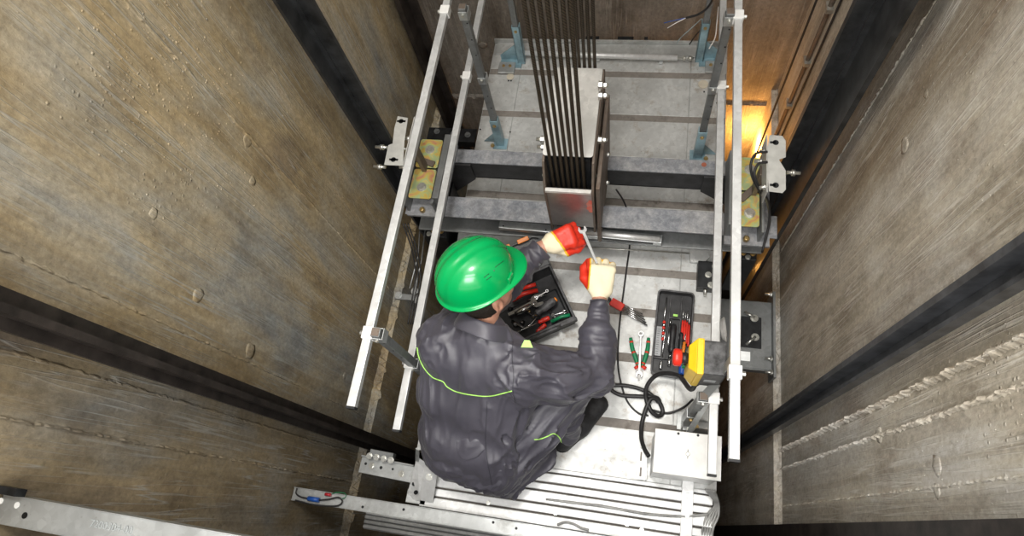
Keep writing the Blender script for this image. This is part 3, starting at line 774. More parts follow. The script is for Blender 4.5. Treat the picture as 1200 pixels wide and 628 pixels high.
for k in range(7):
    lb = {'leftmost': 'hoist rope, leftmost of the front row entering the housing slot', 'middle': 'hoist rope, middle one of the seven in the front row', 'rightmost': 'hoist rope, rightmost of the front row entering the housing slot'}.get(names[k], names[k] + ' hoist rope from the left in the front row')
    rope(rx_[k], ryf, ZC - .22, 5.6, 'steel ' + lb, 'hoist ropes in the front row')
rn = ['leftmost', 'second', 'third', 'fourth', 'fifth', 'rightmost']
for k in range(6):
    rope(rear[k], ryr, ZC - .22, 5.6, 'steel hoist rope, %s in the rear row behind the pale cover' % (rn[k] if k in (0, 5) else rn[k] + ' from the left'), 'hoist ropes in the rear row')

# ------------------------------------------------------------------ guide shoe assemblies at the beam ends
def shoe(side):
    L = side < 0
    lab = 'left' if L else 'right'
    zp = ZB + .10
    if L: quad = [(496, 163), (519, 166), (505, 233), (478, 231)]
    else: quad = [(868, 184), (890, 186), (890, 266), (868, 263)]
    Q = [at(u, v, zp) for u, v in quad]
    t = thing('guide_shoe', 'guide shoe with iridescent yellow plates bolted on the %s end of the crosshead' % lab, 'guide shoe', ((Q[0].x + Q[1].x)/2, (Q[0].y + Q[2].y)/2, ZB))
    xa, xb = min(q.x for q in Q), max(q.x for q in Q)
    y0 = Q[2].y; y1 = Q[0].y; ym = (y0 + y1)/2
    if L: xa, xb = Q[3].x, Q[1].x
    w = xb - xa
    for (p0, p1) in ((y0, ym - .005), (ym + .005, y1)):
        mb = MB(); cx, cy = (xa + xb)/2, (p0 + p1)/2
        mb.prism([(cx + x, cy + y) for x, y in rrect(w, p1 - p0, .012)], zp - .007, zp); mb.build('shoe_plate', M['gold'], t, 'iridescent yellow plate', bevel=.001)
        mb = MB(); mb.hexbolt(Vector((cx, cy + (.02 if p0 > ym else -.02), zp)), (0, 0, 1), .018, .012); mb.build('bolt', M['bolt'], t)
    # U channel under the plates with tall webs
    for xx in (xa - .012, xb + .014) if L else (xa - .014, xb + .012):
        mb = MB(); mb.box((xx - .005, y0 - .03, ZB), (xx + .005, y1 + .02, zp + .012)); mb.build('channel_web', M['postgrey'], t, bevel=.001)
    xx = xb + .03 if L else xa - .035
    mb = MB(); mb.box((xx - .016, y0 - .01, ZB), (xx + .016, y1 + .015, zp + .03)); mb.build('stop_bar', M['postgrey'], t, bevel=.003)
    mb = MB(); mb.box((xa - .02, y0 - .05, ZB + .0005), (xb + .05, y1 + .03, ZB + .014)) if L else mb.box((xa - .05, y0 - .05, ZB + .0005), (xb + .06, y1 + .03, ZB + .014)); mb.build('base_plate', M['beamtop'], t)
    mb = MB(); mb.lathe([(.012, 0), (.014, .02), (.008, .026)], ((xa + xb)/2 + .0, y0 - .025, ZB + .014), (0, 0, 1), 12); mb.build('brass_nut', M['brass'], t)
    # wedge arm (dark) crossing between the plates
    s = -1 if L else 1
    mb = MB()
    mb.bar(((xa+xb)/2 - s*.04, ym - .02 + (.04 if L else -.03), zp + .007), ((xa+xb)/2 + s*.07, ym + (.05 if L else .07), zp + .007), .030, .012); mb.build('wedge_arm', M['rust'], t, bevel=.002)
    # holed switch plate nearer the rail
    zz = .72
    if L: o4 = [(466, 136), (478, 138), (474, 165), (472, 194), (450, 193), (455, 170), (460, 168), (462, 150)]
    else: o4 = [(902, 158), (917, 159), (921, 165), (921, 184), (913, 187), (921, 200), (921, 222), (917, 226), (901, 224), (899, 195), (899, 175)]
    P = [at(u, v, zz) for u, v in o4]
    mb = MB(); mb.prism([(p.x, p.y) for p in P], zz - .004, zz); hp = mb.build('holed_plate', M['offwhite'], t, 'pale plate with round holes', bevel=.001)
    px_ = (P[0].x + P[1].x)/2
    holes = [(470, 142), (461, 187)] if L else [(909, 167), (909, 217)]
    for (u, v) in holes:
        q = at(u, v, zz + .0004); mb = MB(); mb.lathe([(.012, 0), (.012, .0008)], q, (0, 0, 1), 20); mb.box((q.x - (.020 if L else .022), q.y - .005, q.z), (q.x + (.022 if L else .0), q.y + .005, q.z + .0008)); mb.build('hole', M['black'], hp)
    mb = MB(); xe_ = max(p.x for p in P) if L else min(p.x for p in P)
    mb.box((xe_ - .002, min(p.y for p in P), zz - .09), (xe_ + .002, max(p.y for p in P), zz)); mb.build('plate_flange', M['offwhite'], hp)
    # support from the plate down to the beam
    mb = MB(); mb.box((xe_ - .010, ym - .022, ZB), (xe_ + .010, ym + .022, zz - .085)); mb.box((xe_ - .012 if L else xa, ym - .03, ZB + .02), (xa if L else xe_ + .012, ym + .03, ZB + .06)); mb.build('support_post', M['rust'], t, bevel=.002)
    pins = [((440, 172), (456, 173)), ((438, 195), (452, 196)), ((474, 162), (484, 163)), ((466, 174), (478, 175)), ((468, 196), (478, 195))] if L else [((922, 202), (938, 203)), ((890, 177), (900, 178)), ((884, 189), (900, 190)), ((890, 220), (902, 218))]
    for (p0, p1) in pins:
        mb = MB(); a, b = at(*p0, zz - .02), at(*p1, zz - .02); mb.cyl(a, b, .007); mb.cyl(a.lerp(b, .35), a.lerp(b, .62), .013, 6); mb.build('pin', M['bolt'], t)
    return t
shoe(-1); shoe(1)
for k, (pts, r) in enumerate(((((899, 178), (886, 180), (880, 192), (882, 208), (891, 225), (899, 236), (902, 258), (897, 280)), .0055), (((899, 190), (889, 192), (884, 203), (888, 216), (896, 228), (901, 240), (901, 262), (893, 296)), .0055))):
    P = [at(u, v, z) for (u, v), z in zip(pts, (.72, .73, .72, .68, .62, .55, .45, .36))]
    wire('cable', P, r, M['cable'], ('outer' if k == 0 else 'inner') + ' black cable looping from the holed plate on the right crosshead end', group='switch cables on the right')
for k in range(3):
    wire('cable', [at(u + k*3, v, z) for (u, v), z in zip(((472, 262), (482, 290), (487, 320), (483, 350), (478, 380)), (.2, .1, 0, -.05, -.1))], .004, M['cable'], 'thin black cable hanging below the left end of the crosshead', group='cables below the left crosshead end')

# ------------------------------------------------------------------ handrails
def rail_line(x0, y0, y1, x1, z, name='rail'):
    mb = MB(); mb.bar((x0, y0, z), (x1, y1, z), .026, .026, (0, 0, 1)); return mb
for L in (True, False):
    lab = 'left' if L else 'right'
    t = thing('handrail', 'two bar aluminium handrail along the %s side of the car roof' % lab, 'handrail', ((-.787 if L else .295), 1.1, 0))
    zu_, zm = 1.0, .575
    if L:
        a, b = at(412, 478, zu_), at(525, 0, zu_); c, d = at(465, 505, zm), at(565, 0, zm)
    else:
        a, b = at(860, 540, zu_), at(865, 0, zu_); c, d = at(834, 557, zm), at(846, 60, zm)
    ru = []
    for (p, q, z, nm) in ((a, b, zu_, 'top_rail'), (c, d, zm, 'middle_rail')):
        dirv = (q - p).normalized(); q = p + dirv * 2.42
        mb = MB(); mb.bar(p, q, .030, .026, bev=.002); o = mb.build(nm, M['rail'], t)
        mb = MB(); mb.bar(p - dirv*.004, p + dirv*.004, .031, .028); mb.build('end_cap', M['black'], o, 'dark end cap')
    if L: posts = [at(587, 168, 0), None]; fp = at(443, 392, zu_); posts[1] = Vector((fp.x + .001, fp.y, 0))
    else: posts = [at(817, 182, 0), None]; fp = at(862, 437, zu_); posts[1] = Vector((fp.x - .042, fp.y, 0))
    for k, p in enumerate(posts):
        s = -1 if L else 1
        mb = MB(); ztop = 1.03 if (L or k == 0) else .60
        mb.box((p.x - .016, p.y - .016, .22), (p.x + .016, p.y + .016, ztop)); po = mb.build('post', M['postgrey'], t, bevel=.002)
        mb = MB(); mb.box((p.x - .0135, p.y - .0135, ztop), (p.x + .0135, p.y + .0135, ztop + .002)); mb.build('open_end', M['rust'], po, 'brown open end')
        for z in ((.95, .85, .75, .45, .35) if ztop > 1 else (.45, .35)):
            mb = MB(); mb.lathe([(.004, 0), (.004, .001)], (p.x + .008, p.y - .0163, z), (0, -1, 0), 8); mb.build('hole', M['black'], po)
        for z in (zu_, zm):
            rx = (a.x + (b.x - a.x)*(p.y - a.y)/(b.y - a.y)) if z == zu_ else (c.x + (d.x - c.x)*(p.y - c.y)/(d.y - c.y))
            mb = MB()
            if z < ztop: mb.box((min(p.x - .019, p.x + .019), p.y - .021, z - .03), (p.x + .019, p.y - .017, z + .016)); mb.box((p.x - .019, p.y + .017, z - .03), (p.x + .019, p.y + .021, z + .016))
            x_in = p.x - s*.021
            if z < ztop: mb.box((min(x_in, x_in + .003), p.y - .021, z - .03), (max(x_in, x_in + .003), p.y + .021, z + .016))
            if z < ztop: mb.build('clamp', M['zinc'], t, bevel=.001)
            mb = MB(); mb.box((rx - .020, p.y - .022, z - .018), (rx + .020, p.y + .022, z + .0175)); mb.build('rail_clamp', M['white'], t, 'pale clamp sleeve', bevel=.002)
            mb = MB(); mb.hexbolt((rx + s*.020, p.y, z), (s, 0, 0), .008, .010)
            mb.build('bolt', M['bolt'], t)
            if z < ztop: mb = MB(); mb.hexbolt((p.x, p.y - .021, z), (0, -1, 0), .007, .006); mb.build('bolt', M['bolt'], t)
        # blue foot
        mb = MB(); mb.box((p.x - .022, p.y - .019, .0), (p.x - .018, p.y + .019, .24)); mb.box((p.x + .018, p.y - .019, .0), (p.x + .022, p.y + .019, .24)); mb.box((p.x - .022, p.y - .022, .0), (p.x + .022, p.y - .018, .24))
        mb.build('foot_sleeve', M['blue' if k == 0 else 'zinc'], t, 'light blue steel foot' if k == 0 else None, bevel=.001)
        mb = MB(); xs = p.x - s*.022; 
        mb.box((p.x - .04, p.y - .04, 0), (p.x + .04, p.y + .03, .005)); slab(mb, [(p.x + s*.02, p.y + .01, .005), (p.x + s*.10, p.y + .01, .005), (p.x + s*.02, p.y + .01, .10)], .004, (0, 1, 0))
        mb.build('foot_plate', M['blue' if k == 0 else 'zinc'], t, 'light blue steel foot' if k == 0 else None, bevel=.001)
        mb = MB(); mb.hexbolt((p.x + s*.045, p.y - .02, .005), (0, 0, 1), .009, .008); mb.build('bolt', M['brass'], t); mb = MB(); mb.hexbolt((p.x, p.y - .022, .20), (0, -1, 0), .008, .006); mb.build('bolt', M['brass'], t)
# rear blue struts rising from the back corners
for L in (True, False):
    p = at(612, 72, 0) if L else at(819, 70, 0); s = 1 if L else -1
    t = thing('roof_strut', 'light blue steel strut standing at the rear %s corner of the car roof' % ('left' if L else 'right'), 'strut', (p.x, p.y, 0))
    mb = MB(); mb.box((p.x - .022, p.y - .02, 0), (p.x + .022, p.y - .016, .30)); mb.box((p.x - .022, p.y - .02, 0), (p.x - .018, p.y + .02, .30)); mb.box((p.x + .018, p.y - .02, 0), (p.x + .022, p.y + .02, .30)); mb.build('foot_sleeve', M['blue'], t, bevel=.001)
    mb = MB(); mb.box((p.x - .016, p.y - .014, .02), (p.x + .016, p.y + .016, 1.0)); mb.build('post', M['postgrey'], t, 'dark grey post', bevel=.002)
    mb = MB(); m = M4((1, 0, 0), (0, 0, 1), (0, p.y + .012, 0)); ss = -s
    mb.prism([(p.x + ss*.02, 0), (p.x + ss*.13, 0), (p.x + ss*.13, .04), (p.x + ss*.02, .14)], -.003, .003, m); mb.box((min(p.x, p.x + ss*.13), p.y - .05, .0), (max(p.x, p.x + ss*.13), p.y + .02, .006)); mb.build('gusset', M['blue'], t, bevel=.001)
    mb = MB(); q0 = p.x + ss*.085; mb.box((q0 - .05, p.y - .10, .006), (q0 + .05, p.y - .02, .018)); mb.build('foot_block', M['zinc'], t, bevel=.003)
    for bp, bd in (((q0 - .02, p.y - .05, .018), (0, 0, 1)), ((q0 + .02, p.y - .05, .018), (0, 0, 1)), ((p.x, p.y - .02, .27), (0, -1, 0))):
        mb = MB(); mb.hexbolt(bp, bd, .007, .006); mb.build('bolt', M['brass'], t)
# cables near the rear right strut
Z = (.45, .42, .38, .33, .30)
t = thing('cut_cable', 'black cable hanging from above at the rear right strut with stripped coloured wire ends', 'cable', tuple(at(825, 20, .45)))
mb = MB(); mb.tube(spline([at(u, v, z) for (u, v), z in zip(((840, -30), (838, -8), (830, 8), (818, 17), (804, 21)), (.8, .6, .5, .45, .42))]), .006, 8); mb.build('sheath', M['cable'], t)
for mt, e in (('wirered', (795, 26)), ('wirewhite', (782, 33)), ('bluep', (778, 27))):
    mb = MB(); mb.tube(spline([at(804, 21, .42), at((804 + e[0])/2 - 1, (21 + e[1])/2, .41), at(*e, .38)]), .0022, 6); mb.build('wire_end', M[mt], t)
wire('cable', [at(u, v, .35) for u, v in ((842, 8), (840, 28), (838, 44), (831, 57))], .003, M['wirewhite'], 'short white wire hanging beside the rear right strut')
wire('cable', [at(u, v, .2) for u, v in ((822, 22), (808, 35), (798, 44), (793, 51))], .003, M['ochrewire'], 'thin blue grey wire bending down to the rear edge of the roof')
wire('cable', [at(u, v, .1) for u, v in ((820, 36), (814, 43), (808, 52))], .004, M['cable'], 'short black cable behind the rear right strut')
# travelling ropes and cables on the right wall near the far corner
p0 = at(957, 0, .0)
for i, ((u, v), rr, mt, lb, wallx) in enumerate((((957, 0), .006, 'cable', 'taut black cable running down in front of the far right corner', .78), ((976, 0), .012, 'rust', 'brown conduit clipped to the right wall near the far corner', XR - .015), ((985, 2), .006, 'cable', 'thin black cable beside the brown conduit on the right wall', XR - .01))):
    p = atx(u, v, wallx); mb = MB(); mb.cyl((p.x, p.y, -4.5), (p.x, p.y, ZT), rr, 10); o = tag(mb.build('wall_cable', M[mt]), lb, 'cable')
    if i == 1:
        for (uu, vv) in ((972, 2), (946, 78), (925, 133)):
            pz = atx(uu, vv, wallx).z; mb = MB(); mb.box((p.x - .018, p.y - .03, pz - .012), (XR - .001, p.y + .03, pz + .012)); mb.build('clip', M['bolt'], o)
# dark slotted bracket in the far left below the rail
zk = -.45
t = thing('rail_bracket', 'black slotted wall bracket behind the left rails near the far left corner', 'bracket', tuple(at(530, 157, zk)))
a, b = at(503, 149, zk), at(556, 166, zk)
mb = MB(); mb.box((XL + .05, b.y, zk - .01), (b.x, a.y, zk)); mb.box((XL + .05, b.y - .006, zk - .06), (b.x, b.y, zk + .004)); mb.build('bracket_plate', M['black'], t, bevel=.002)
for (u, v) in ((512, 154), (548, 158), (531, 157)):
    q = at(u, v, zk); mb = MB(); mb.hexbolt(q, (0, 0, 1), .015, .012); mb.build('bolt', M['postgrey'], t)
HAZ, PITCH, ROLL, HZ, HPX, CLIPAZ = 50, .16, .33, .885, (565, 330), 58
# ------------------------------------------------------------------ implicit surfaces for the worker
import openvdb
def vnoise(P, seed=0):
    P = P + seed * 17.31
    i = np.floor(P).astype(np.int64); f = P - i; f = f * f * (3 - 2 * f)
    def h(a, b, c):
        n = (a * 374761393 + b * 668265263 + c * 2147483647 + seed * 144665) & 0x7fffffff
        n = ((n ^ (n >> 13)) * 1274126177) & 0x7fffffff
        return ((n ^ (n >> 16)) & 0xffff) / 65535.0
    x, y, z = i[..., 0], i[..., 1], i[..., 2]; fx, fy, fz = f[..., 0], f[..., 1], f[..., 2]
    def L(a, b, t): return a + (b - a) * t
    return L(L(L(h(x,y,z), h(x+1,y,z), fx), L(h(x,y+1,z), h(x+1,y+1,z), fx), fy),
             L(L(h(x,y,z+1), h(x+1,y,z+1), fx), L(h(x,y+1,z+1), h(x+1,y+1,z+1), fx), fy), fz)
class SDF:
    def __init__(s, lo, hi, vox):
        s.lo = np.array(lo, float); s.vox = vox
        s.n = np.ceil((np.array(hi) - s.lo) / vox).astype(int) + 1
        s.d = np.full(s.n, 9.0, np.float32)
    def _sl(s, lo, hi):
        a = np.clip(np.floor((np.array(lo) - s.lo) / s.vox).astype(int), 0, s.n); b = np.clip(np.ceil((np.array(hi) - s.lo) / s.vox).astype(int) + 1, 0, s.n)
        return a, b
    def _pts(s, a, b):
        g = np.stack(np.meshgrid(*[s.lo[k] + s.vox * np.arange(a[k], b[k]) for k in range(3)], indexing='ij'), -1)
        return g
    def _merge(s, a, b, v, k, op='add'):
        sl = tuple(slice(a[i], b[i]) for i in range(3)); o = s.d[sl]
        if op == 'add':
            h = np.clip(.5 + .5 * (v - o) / k, 0, 1); s.d[sl] = (v * (1 - h) + o * h - k * h * (1 - h)).astype(np.float32)
        else:
            s.d[sl] = np.maximum(o, -v).astype(np.float32)
    def cone(s, p, q, ra, rb, k=.03, squash=None, op='add'):
        p = np.array(p, float); q = np.array(q, float); m = max(ra, rb) + .06 + k
        a, b = s._sl(np.minimum(p, q) - m, np.maximum(p, q) + m)
        if np.any(b <= a): return s
        G = s._pts(a, b); pa = G - p; ba = q - p; L2 = max(float(ba @ ba), 1e-9)
        t = np.clip((pa @ ba) / L2, 0, 1); v = pa - t[..., None] * ba
        if squash is not None:
            ax = np.array(squash[:3]); ax = ax / np.linalg.norm(ax); c = v @ ax; v = v + ax * (c * (1 / squash[3] - 1))[..., None]
        d = np.sqrt((v * v).sum(-1)) - (ra + (rb - ra) * t)
        s._merge(a, b, d, k, op); return s
    def chain(s, pts, rad, k=.02):
        for i in range(len(pts) - 1): s.cone(pts[i], pts[i+1], rad[i], rad[i+1], k)
        return s
    def ell(s, c, X, Y, Z, r, k=.02, op='add'):
        c = np.array(c, float); m = max(r) + .06 + k; a, b = s._sl(c - m, c + m)
        if np.any(b <= a): return s
        G = s._pts(a, b) - c
        u = np.stack([G @ np.array(X) / r[0], G @ np.array(Y) / r[1], G @ np.array(Z) / r[2]], -1)
        l = np.sqrt((u * u).sum(-1)); u2 = np.stack([u[..., i] / r[i] for i in range(3)], -1); l2 = np.sqrt((u2 * u2).sum(-1))
        d = l * (l - 1) / np.maximum(l2, 1e-6); s._merge(a, b, d, k, op); return s
    def displace(s, fn, band=.035):
        idx = np.argwhere(np.abs(s.d) < band); P = s.lo + idx * s.vox
        s.d[idx[:, 0], idx[:, 1], idx[:, 2]] -= fn(P).astype(np.float32); return s
    def cut(s, p, n, lo=None, hi=None):       # keep the side where (x-p).n < 0
        G0 = [s.lo[k] + s.vox * np.arange(s.n[k]) for k in range(3)]
        v = (G0[0][:, None, None] - p[0]) * n[0] + (G0[1][None, :, None] - p[1]) * n[1] + (G0[2][None, None, :] - p[2]) * n[2]
        v = v.astype(np.float32)
        if lo is None: s.d = np.maximum(s.d, v)
        else:
            sx = [slice(*[int(q) for q in np.clip(np.round((np.array((lo[k], hi[k])) - s.lo[k]) / s.vox), 0, s.n[k])]) for k in range(len(lo))]
            s.d[tuple(sx)] = np.maximum(s.d[tuple(sx)], v[tuple(sx)])
        return s
    def mesh(s, name):
        bg = 4 * s.vox; g = openvdb.FloatGrid(bg); g.copyFromArray(np.clip(s.d, -bg, bg))
        p, t, q = g.convertToPolygons(0.0, 0.0); p = p * s.vox + s.lo
        me = bpy.data.meshes.new(name)
        faces = [tuple(int(i) for i in f[::-1]) for f in t] + [tuple(int(i) for i in f[::-1]) for f in q]
        me.from_pydata(p.tolist(), [], faces); me.update()
        me.polygons.foreach_set('use_smooth', [True] * len(me.polygons))
        bm = bmesh.new(); bm.from_mesh(me); bmesh.ops.recalc_face_normals(bm, faces=bm.faces[:])
        for _ in range(1): bmesh.ops.smooth_vert(bm, verts=bm.verts[:], factor=.5, use_axis_x=True, use_axis_y=True, use_axis_z=True)
        bm.to_mesh(me); bm.free(); return me
def nrm(v): v = np.array(v, float); return v / np.linalg.norm(v)

# joints
SL = np.array((-.715, .590, .655)); SR = np.array((-.365, .510, .655))
ER = np.array((-.105, .550, .50)); WR = np.array((-.118, .858, .55))
EL = np.array((-.585, .850, .46)); WL = np.array((-.380, 1.088, .52))
HR = np.array((-.50, .205, .26)); KR = np.array((-.195, .525, .43)); AR = np.array((-.218, .372, .095))
HL = np.array((-.69, .215, .26)); KL = np.array((-.64, .62, .37)); AL = np.array((-.73, .40, .095))
fh = nrm((math.cos(math.radians(HAZ)), math.sin(math.radians(HAZ)), 0)); zz3 = np.array((0, 0, 1.0))
U = nrm(zz3 + PITCH*fh + ROLL*np.array((-fh[1], fh[0], 0))); FD = nrm(fh - U*(fh @ U))
RG = np.cross(FD, U)      # person's right
HC = np.array(at(HPX[0], HPX[1], HZ)) - .05 * U     # head centre
NB = np.array((-.540, .640, .735))

# hand frames: (wrist, finger dir, thumb dir, back normal)
def hframe(W, X, Nn, thumb_sign):
    X = nrm(X); Nn = np.array(Nn, float); Nn = nrm(Nn - X * (Nn @ X)); Y = np.cross(Nn, X) * thumb_sign
    return W, X, Y, Nn
HRf = hframe(WR + np.array((0, .02, .0)), (-.02, 1, .10), (.12, -.25, .95), 1)      # right hand: thumb to the left
HLf = hframe(WL + np.array((.014, .010, 0)), (.88, .46, .02), (-.05, -.42, .9), -1)
HS = 1.24
def hp(fr, x, y, z):
    W, X, Y, Z = fr; y = y * (1.16 if fr is HRf else 1.04); return W + (X*x + Y*y + Z*z) * HS
FING = [(.033, .040, .0115), (.011, .046, .0118), (-.011, .042, .0115), (-.031, .032, .0105)]
def hand_prims(s, fr, g, left=False):
    sc = 1.0
    s.chain([hp(fr, -.02, 0, 0), hp(fr, .022, 0, 0)], [.028 + g, .027 + g], .01)
    for yy in (.026, .009, -.009, -.026): s.cone(hp(fr, .018, yy*.75, 0), hp(fr, .088, yy, .004), .019 + g, .0155 + g, .018)
    for (yy, Lf, r) in FING:
        b0 = hp(fr, .086, yy, .003)
        b1 = hp(fr, .086 + Lf*.80, yy*1.02, -.018)
        b2 = hp(fr, .086 + Lf*.62, yy*.95, -.048)
        b3 = hp(fr, .086 + Lf*.05, yy*.9, -.054)
        s.chain([b0, b1, b2, b3], [r + g, r*.97 + g, r*.9 + g, r*.82 + g], .004)
    s.chain([hp(fr, .022, .022, -.008), hp(fr, .058, .046, -.020), hp(fr, .096, .050, -.030), hp(fr, .122, .038, -.036)], [.017 + g, .0145 + g, .0125 + g, .0105 + g], .008)

# ---- body: one continuous skin
s = SDF((-.98, 0.0, 0.0), (.02, 1.30, 1.06), .0045)
s.ell(HC, FD, RG, U, (.098, .077, .112), .01)
s.cone(HC - .045*U + .035*FD, HC - .085*U + .055*FD, .060, .036, .03)              # jaw, chin
s.cone(HC + .00*U + .092*FD, HC - .030*U + .108*FD, .008, .0125, .012)              # nose
for q in (1, -1):
    s.ell(HC + .016*U + .086*FD + q*.030*RG, FD, RG, U, (.012, .024, .007), .012)    # brow
    s.ell(HC - .020*U + .075*FD + q*.042*RG, FD, RG, U, (.018, .016, .018), .015)    # cheekbone
    s.ell(HC - .002*U + .083*FD + q*.031*RG, FD, RG, U, (.011, .013, .010), .008, 'add')
    e = HC - .016*U - .004*FD + q*.081*RG                                           # ear
    s.ell(e, FD*.94 + U*.2, RG, U, (.021, .010, .034), .006)
    s.ell(e + .004*FD + q*.009*RG, FD, RG, U, (.009, .006, .018), .004, 'cut')
    s.cone(e - .010*FD + .02*U + q*.006*RG, e - .013*FD - .015*U + q*.007*RG, .0055, .005, .004)
s.ell(HC - .060*U + .096*FD, FD, RG, U, (.008, .024, .006), .006); s.ell(HC - .072*U + .093*FD, FD, RG, U, (.009, .020, .006), .006)
s.cone(NB + np.array((0, -.02, -.02)), HC - .055*U - .030*FD, .064, .056, .03)
s.cone(SL, SR, .055, .055, .04); s.cone((-.55, .58, .66), (-.57, .47, .50), .075, .08, .04); s.cone((-.57, .47, .50), (-.60, .26, .28), .08, .09, .04)
s.cone((-.66, .25, .27), (-.53, .23, .27), .085, .085, .04)
s.chain([SR, ER, WR], [.055, .040, .029], .02); s.chain([SL, EL, WL], [.055, .040, .029], .02)
s.chain([HR, KR, AR], [.075, .050, .036], .02); s.chain([HL, KL, AL], [.075, .050, .036], .02)
for fr in (HRf, HLf):
    s.cone(hp(fr, -.03, 0, 0), hp(fr, .03, 0, 0), .028, .022, .012); s.cone(hp(fr, .03, -.015, 0), hp(fr, .08, -.02, .002), .014, .011, .012); s.cone(hp(fr, .03, .015, 0), hp(fr, .08, .02, .002), .014, .011, .012)
fd = nrm((.61, .79, 0))
def footdir(A, d): return A + np.array((0, 0, -.05)), A + d * .13 + np.array((0, 0, -.065))
for A, d in ((AR, fd), (AL, nrm((.25, .95, 0)))):
    a0, a1 = footdir(A, d); s.cone(A, a0, .036, .034, .02); s.cone(a0, a1, .032, .024, .02)
person = link('person', s.mesh('person'), M['skin'])
tag(person, 'crouching worker in green hard hat and charcoal coveralls, both gloved hands on a spanner', 'person')

# ---- trousers
def fold(P, A, B, fa, fr_, seed, amp, sharp=1.9):
    """folds around a limb A-B: fa = frequency along it, fr_ = across it"""
    ax = nrm(np.array(B) - np.array(A)); t = (P - A) @ ax
    Q = P * fr_ + np.outer(t, ax) * (fa - fr_)
    w = vnoise(P * 4.0, seed + 5)[:, None] * 1.8
    n = vnoise(Q + w, seed); r = 1 - np.abs(2 * n - 1)
    n2 = vnoise(Q * 2.6 + w * 1.4 + 7, seed + 1); r2 = 1 - np.abs(2 * n2 - 1)
    return amp * ((r ** sharp - .45) + .34 * (r2 ** sharp - .45))
def wsum(P, items):
    tot = np.zeros(len(P)); ws = np.zeros(len(P)) + 1e-6
    for (A, B, fa, fb, seed, amp) in items:
        A = np.array(A, float); B = np.array(B, float); ba = B - A; t = np.clip(((P - A) @ ba) / (ba @ ba), 0, 1)
        d = np.linalg.norm(P - A - t[:, None] * ba, axis=1); w = np.exp(-(d / .075) ** 2 * 1.2) + 1e-5
        tot += w * fold(P, A, B, fa, fb, seed, amp); ws += w
    return tot / ws
s = SDF((-.98, -.04, 0.0), (.05, 1.0, .70), .0055)
s.cone((-.70, .235, .27), (-.50, .215, .27), .125, .125, .05)
s.cone((-.58, .28, .36), (-.60, .22, .26), .13, .14, .05)
s.chain([HR + np.array((.0, -.01, -.01)), (HR + KR)/2 + np.array((0, -.01, -.01)), KR], [.122, .108, .082], .04)
s.chain([KR, (KR + AR)/2 + np.array((-.02, -.02, 0)), AR + np.array((.0, .0, .018))], [.076, .064, .052], .03)
s.chain([np.array((-.47, .15, .17)), np.array((-.33, .25, .15))], [.085, .068], .04)
s.chain([HL, KL], [.115, .082], .04); s.chain([KL, AL + np.array((0, 0, .03))], [.08, .056], .03)
s.displace(lambda P: wsum(P, [(HR, KR, 5, 20, 3, .024), (KR, AR, 18, 10, 5, .018), (HL, KL, 9, 30, 7, .01), ((-.5, .12, .15), (-.3, .33, .16), 6, 24, 9, .024)]))
s.cut(AR + np.array((0.0, .0, .018)), nrm((.10, .10, -1)), (-.30, -9), (.1, 9))
s.cut(np.array((0, 0, .045)), (0, 0, -1))
d0 = s
trousers = link('trousers', s.mesh('trousers'), M['fabric'], person)

# ---- jacket
s = SDF((-1.0, -.04, .02), (.06, 1.20, .90), .0050)
s.cone((-.675, .575, .60), (-.43, .50, .60), .128, .122, .05)
s.cone(SL + np.array((0, 0, -.02)), SR + np.array((0, 0, -.02)), .086, .088, .06)
s.cone((-.66, .60, .655), NB + np.array((-.02, -.02, -.03)), .07, .078, .04); s.cone((-.43, .545, .655), NB + np.array((.02, -.02, -.03)), .07, .078, .04)
s.cone((-.694, .43, .48), (-.475, .385, .48), .132, .125, .09)
s.cone((-.695, .285, .35), (-.51, .25, .34), .132, .125, .07)
s.cone((-.630, .265, .27), (-.50, .19, .25), .128, .120, .07)
s.cone((-.50, .17, .20), (-.425, .100, .12), .09, .030, .04)
s.cone((-.57, .18, .20), (-.46, .115, .13), .080, .045, .05)
mid = (SR + ER) / 2 + np.array((.0, -.012, -.012))
s.chain([SR + np.array((-.01, -.005, -.015)), mid, ER], [.098, .090, .070], .04)
s.chain([ER, ER + (WR - ER)*.5, WR + np.array((0, -.012, 0))], [.070, .062, .044], .025)
s.chain([SL + np.array((0, .0, -.02)), (SL + EL)/2, EL], [.092, .082, .066], .04); s.chain([EL, (EL + WL)/2, WL - np.array((.012, .010, 0))], [.068, .060, .046], .025)
def jf(P):
    d = wsum(P, [(SR, ER, 6, 19, 11, .028), (ER, WR, 19, 7, 13, .022), (EL, WL, 18, 8, 15, .02), (SL, EL, 8, 16, 17, .02),
                 ((-.74, .60, .6), (-.70, .22, .3), 3.5, 15, 19, .013), ((-.56, .56, .7), (-.56, .20, .35), 3, 13, 21, .014), ((-.42, .50, .6), (-.46, .15, .25), 4, 18, 23, .028)])
    el = np.exp(-(np.linalg.norm(P - ER, axis=1) / .085) ** 2)
    d += el * fold(P, ER, (ER + np.array((.1, .1, 0))), 30, 12, 31, .010)
    # pleat running down the right side of the back
    return d
s.displace(jf)
s.cut(WR + np.array((0, -.004, 0)), nrm(WR - ER), (-.24, .70, .40), (.06, 1.2, .7))
jm = s
# left cuff
G = nrm(WL - EL); 
idx = np.argwhere(s.d < .03); P = s.lo + idx * s.vox; tt = (P - WL) @ G; near = np.linalg.norm(P - WL, axis=1) < .16
v = np.where(near & (tt > -.012), tt + .012, -9); cur = s.d[idx[:, 0], idx[:, 1], idx[:, 2]]; s.d[idx[:, 0], idx[:, 1], idx[:, 2]] = np.maximum(cur, v)
jacket = link('jacket', s.mesh('jacket'), M['fabric'], person)

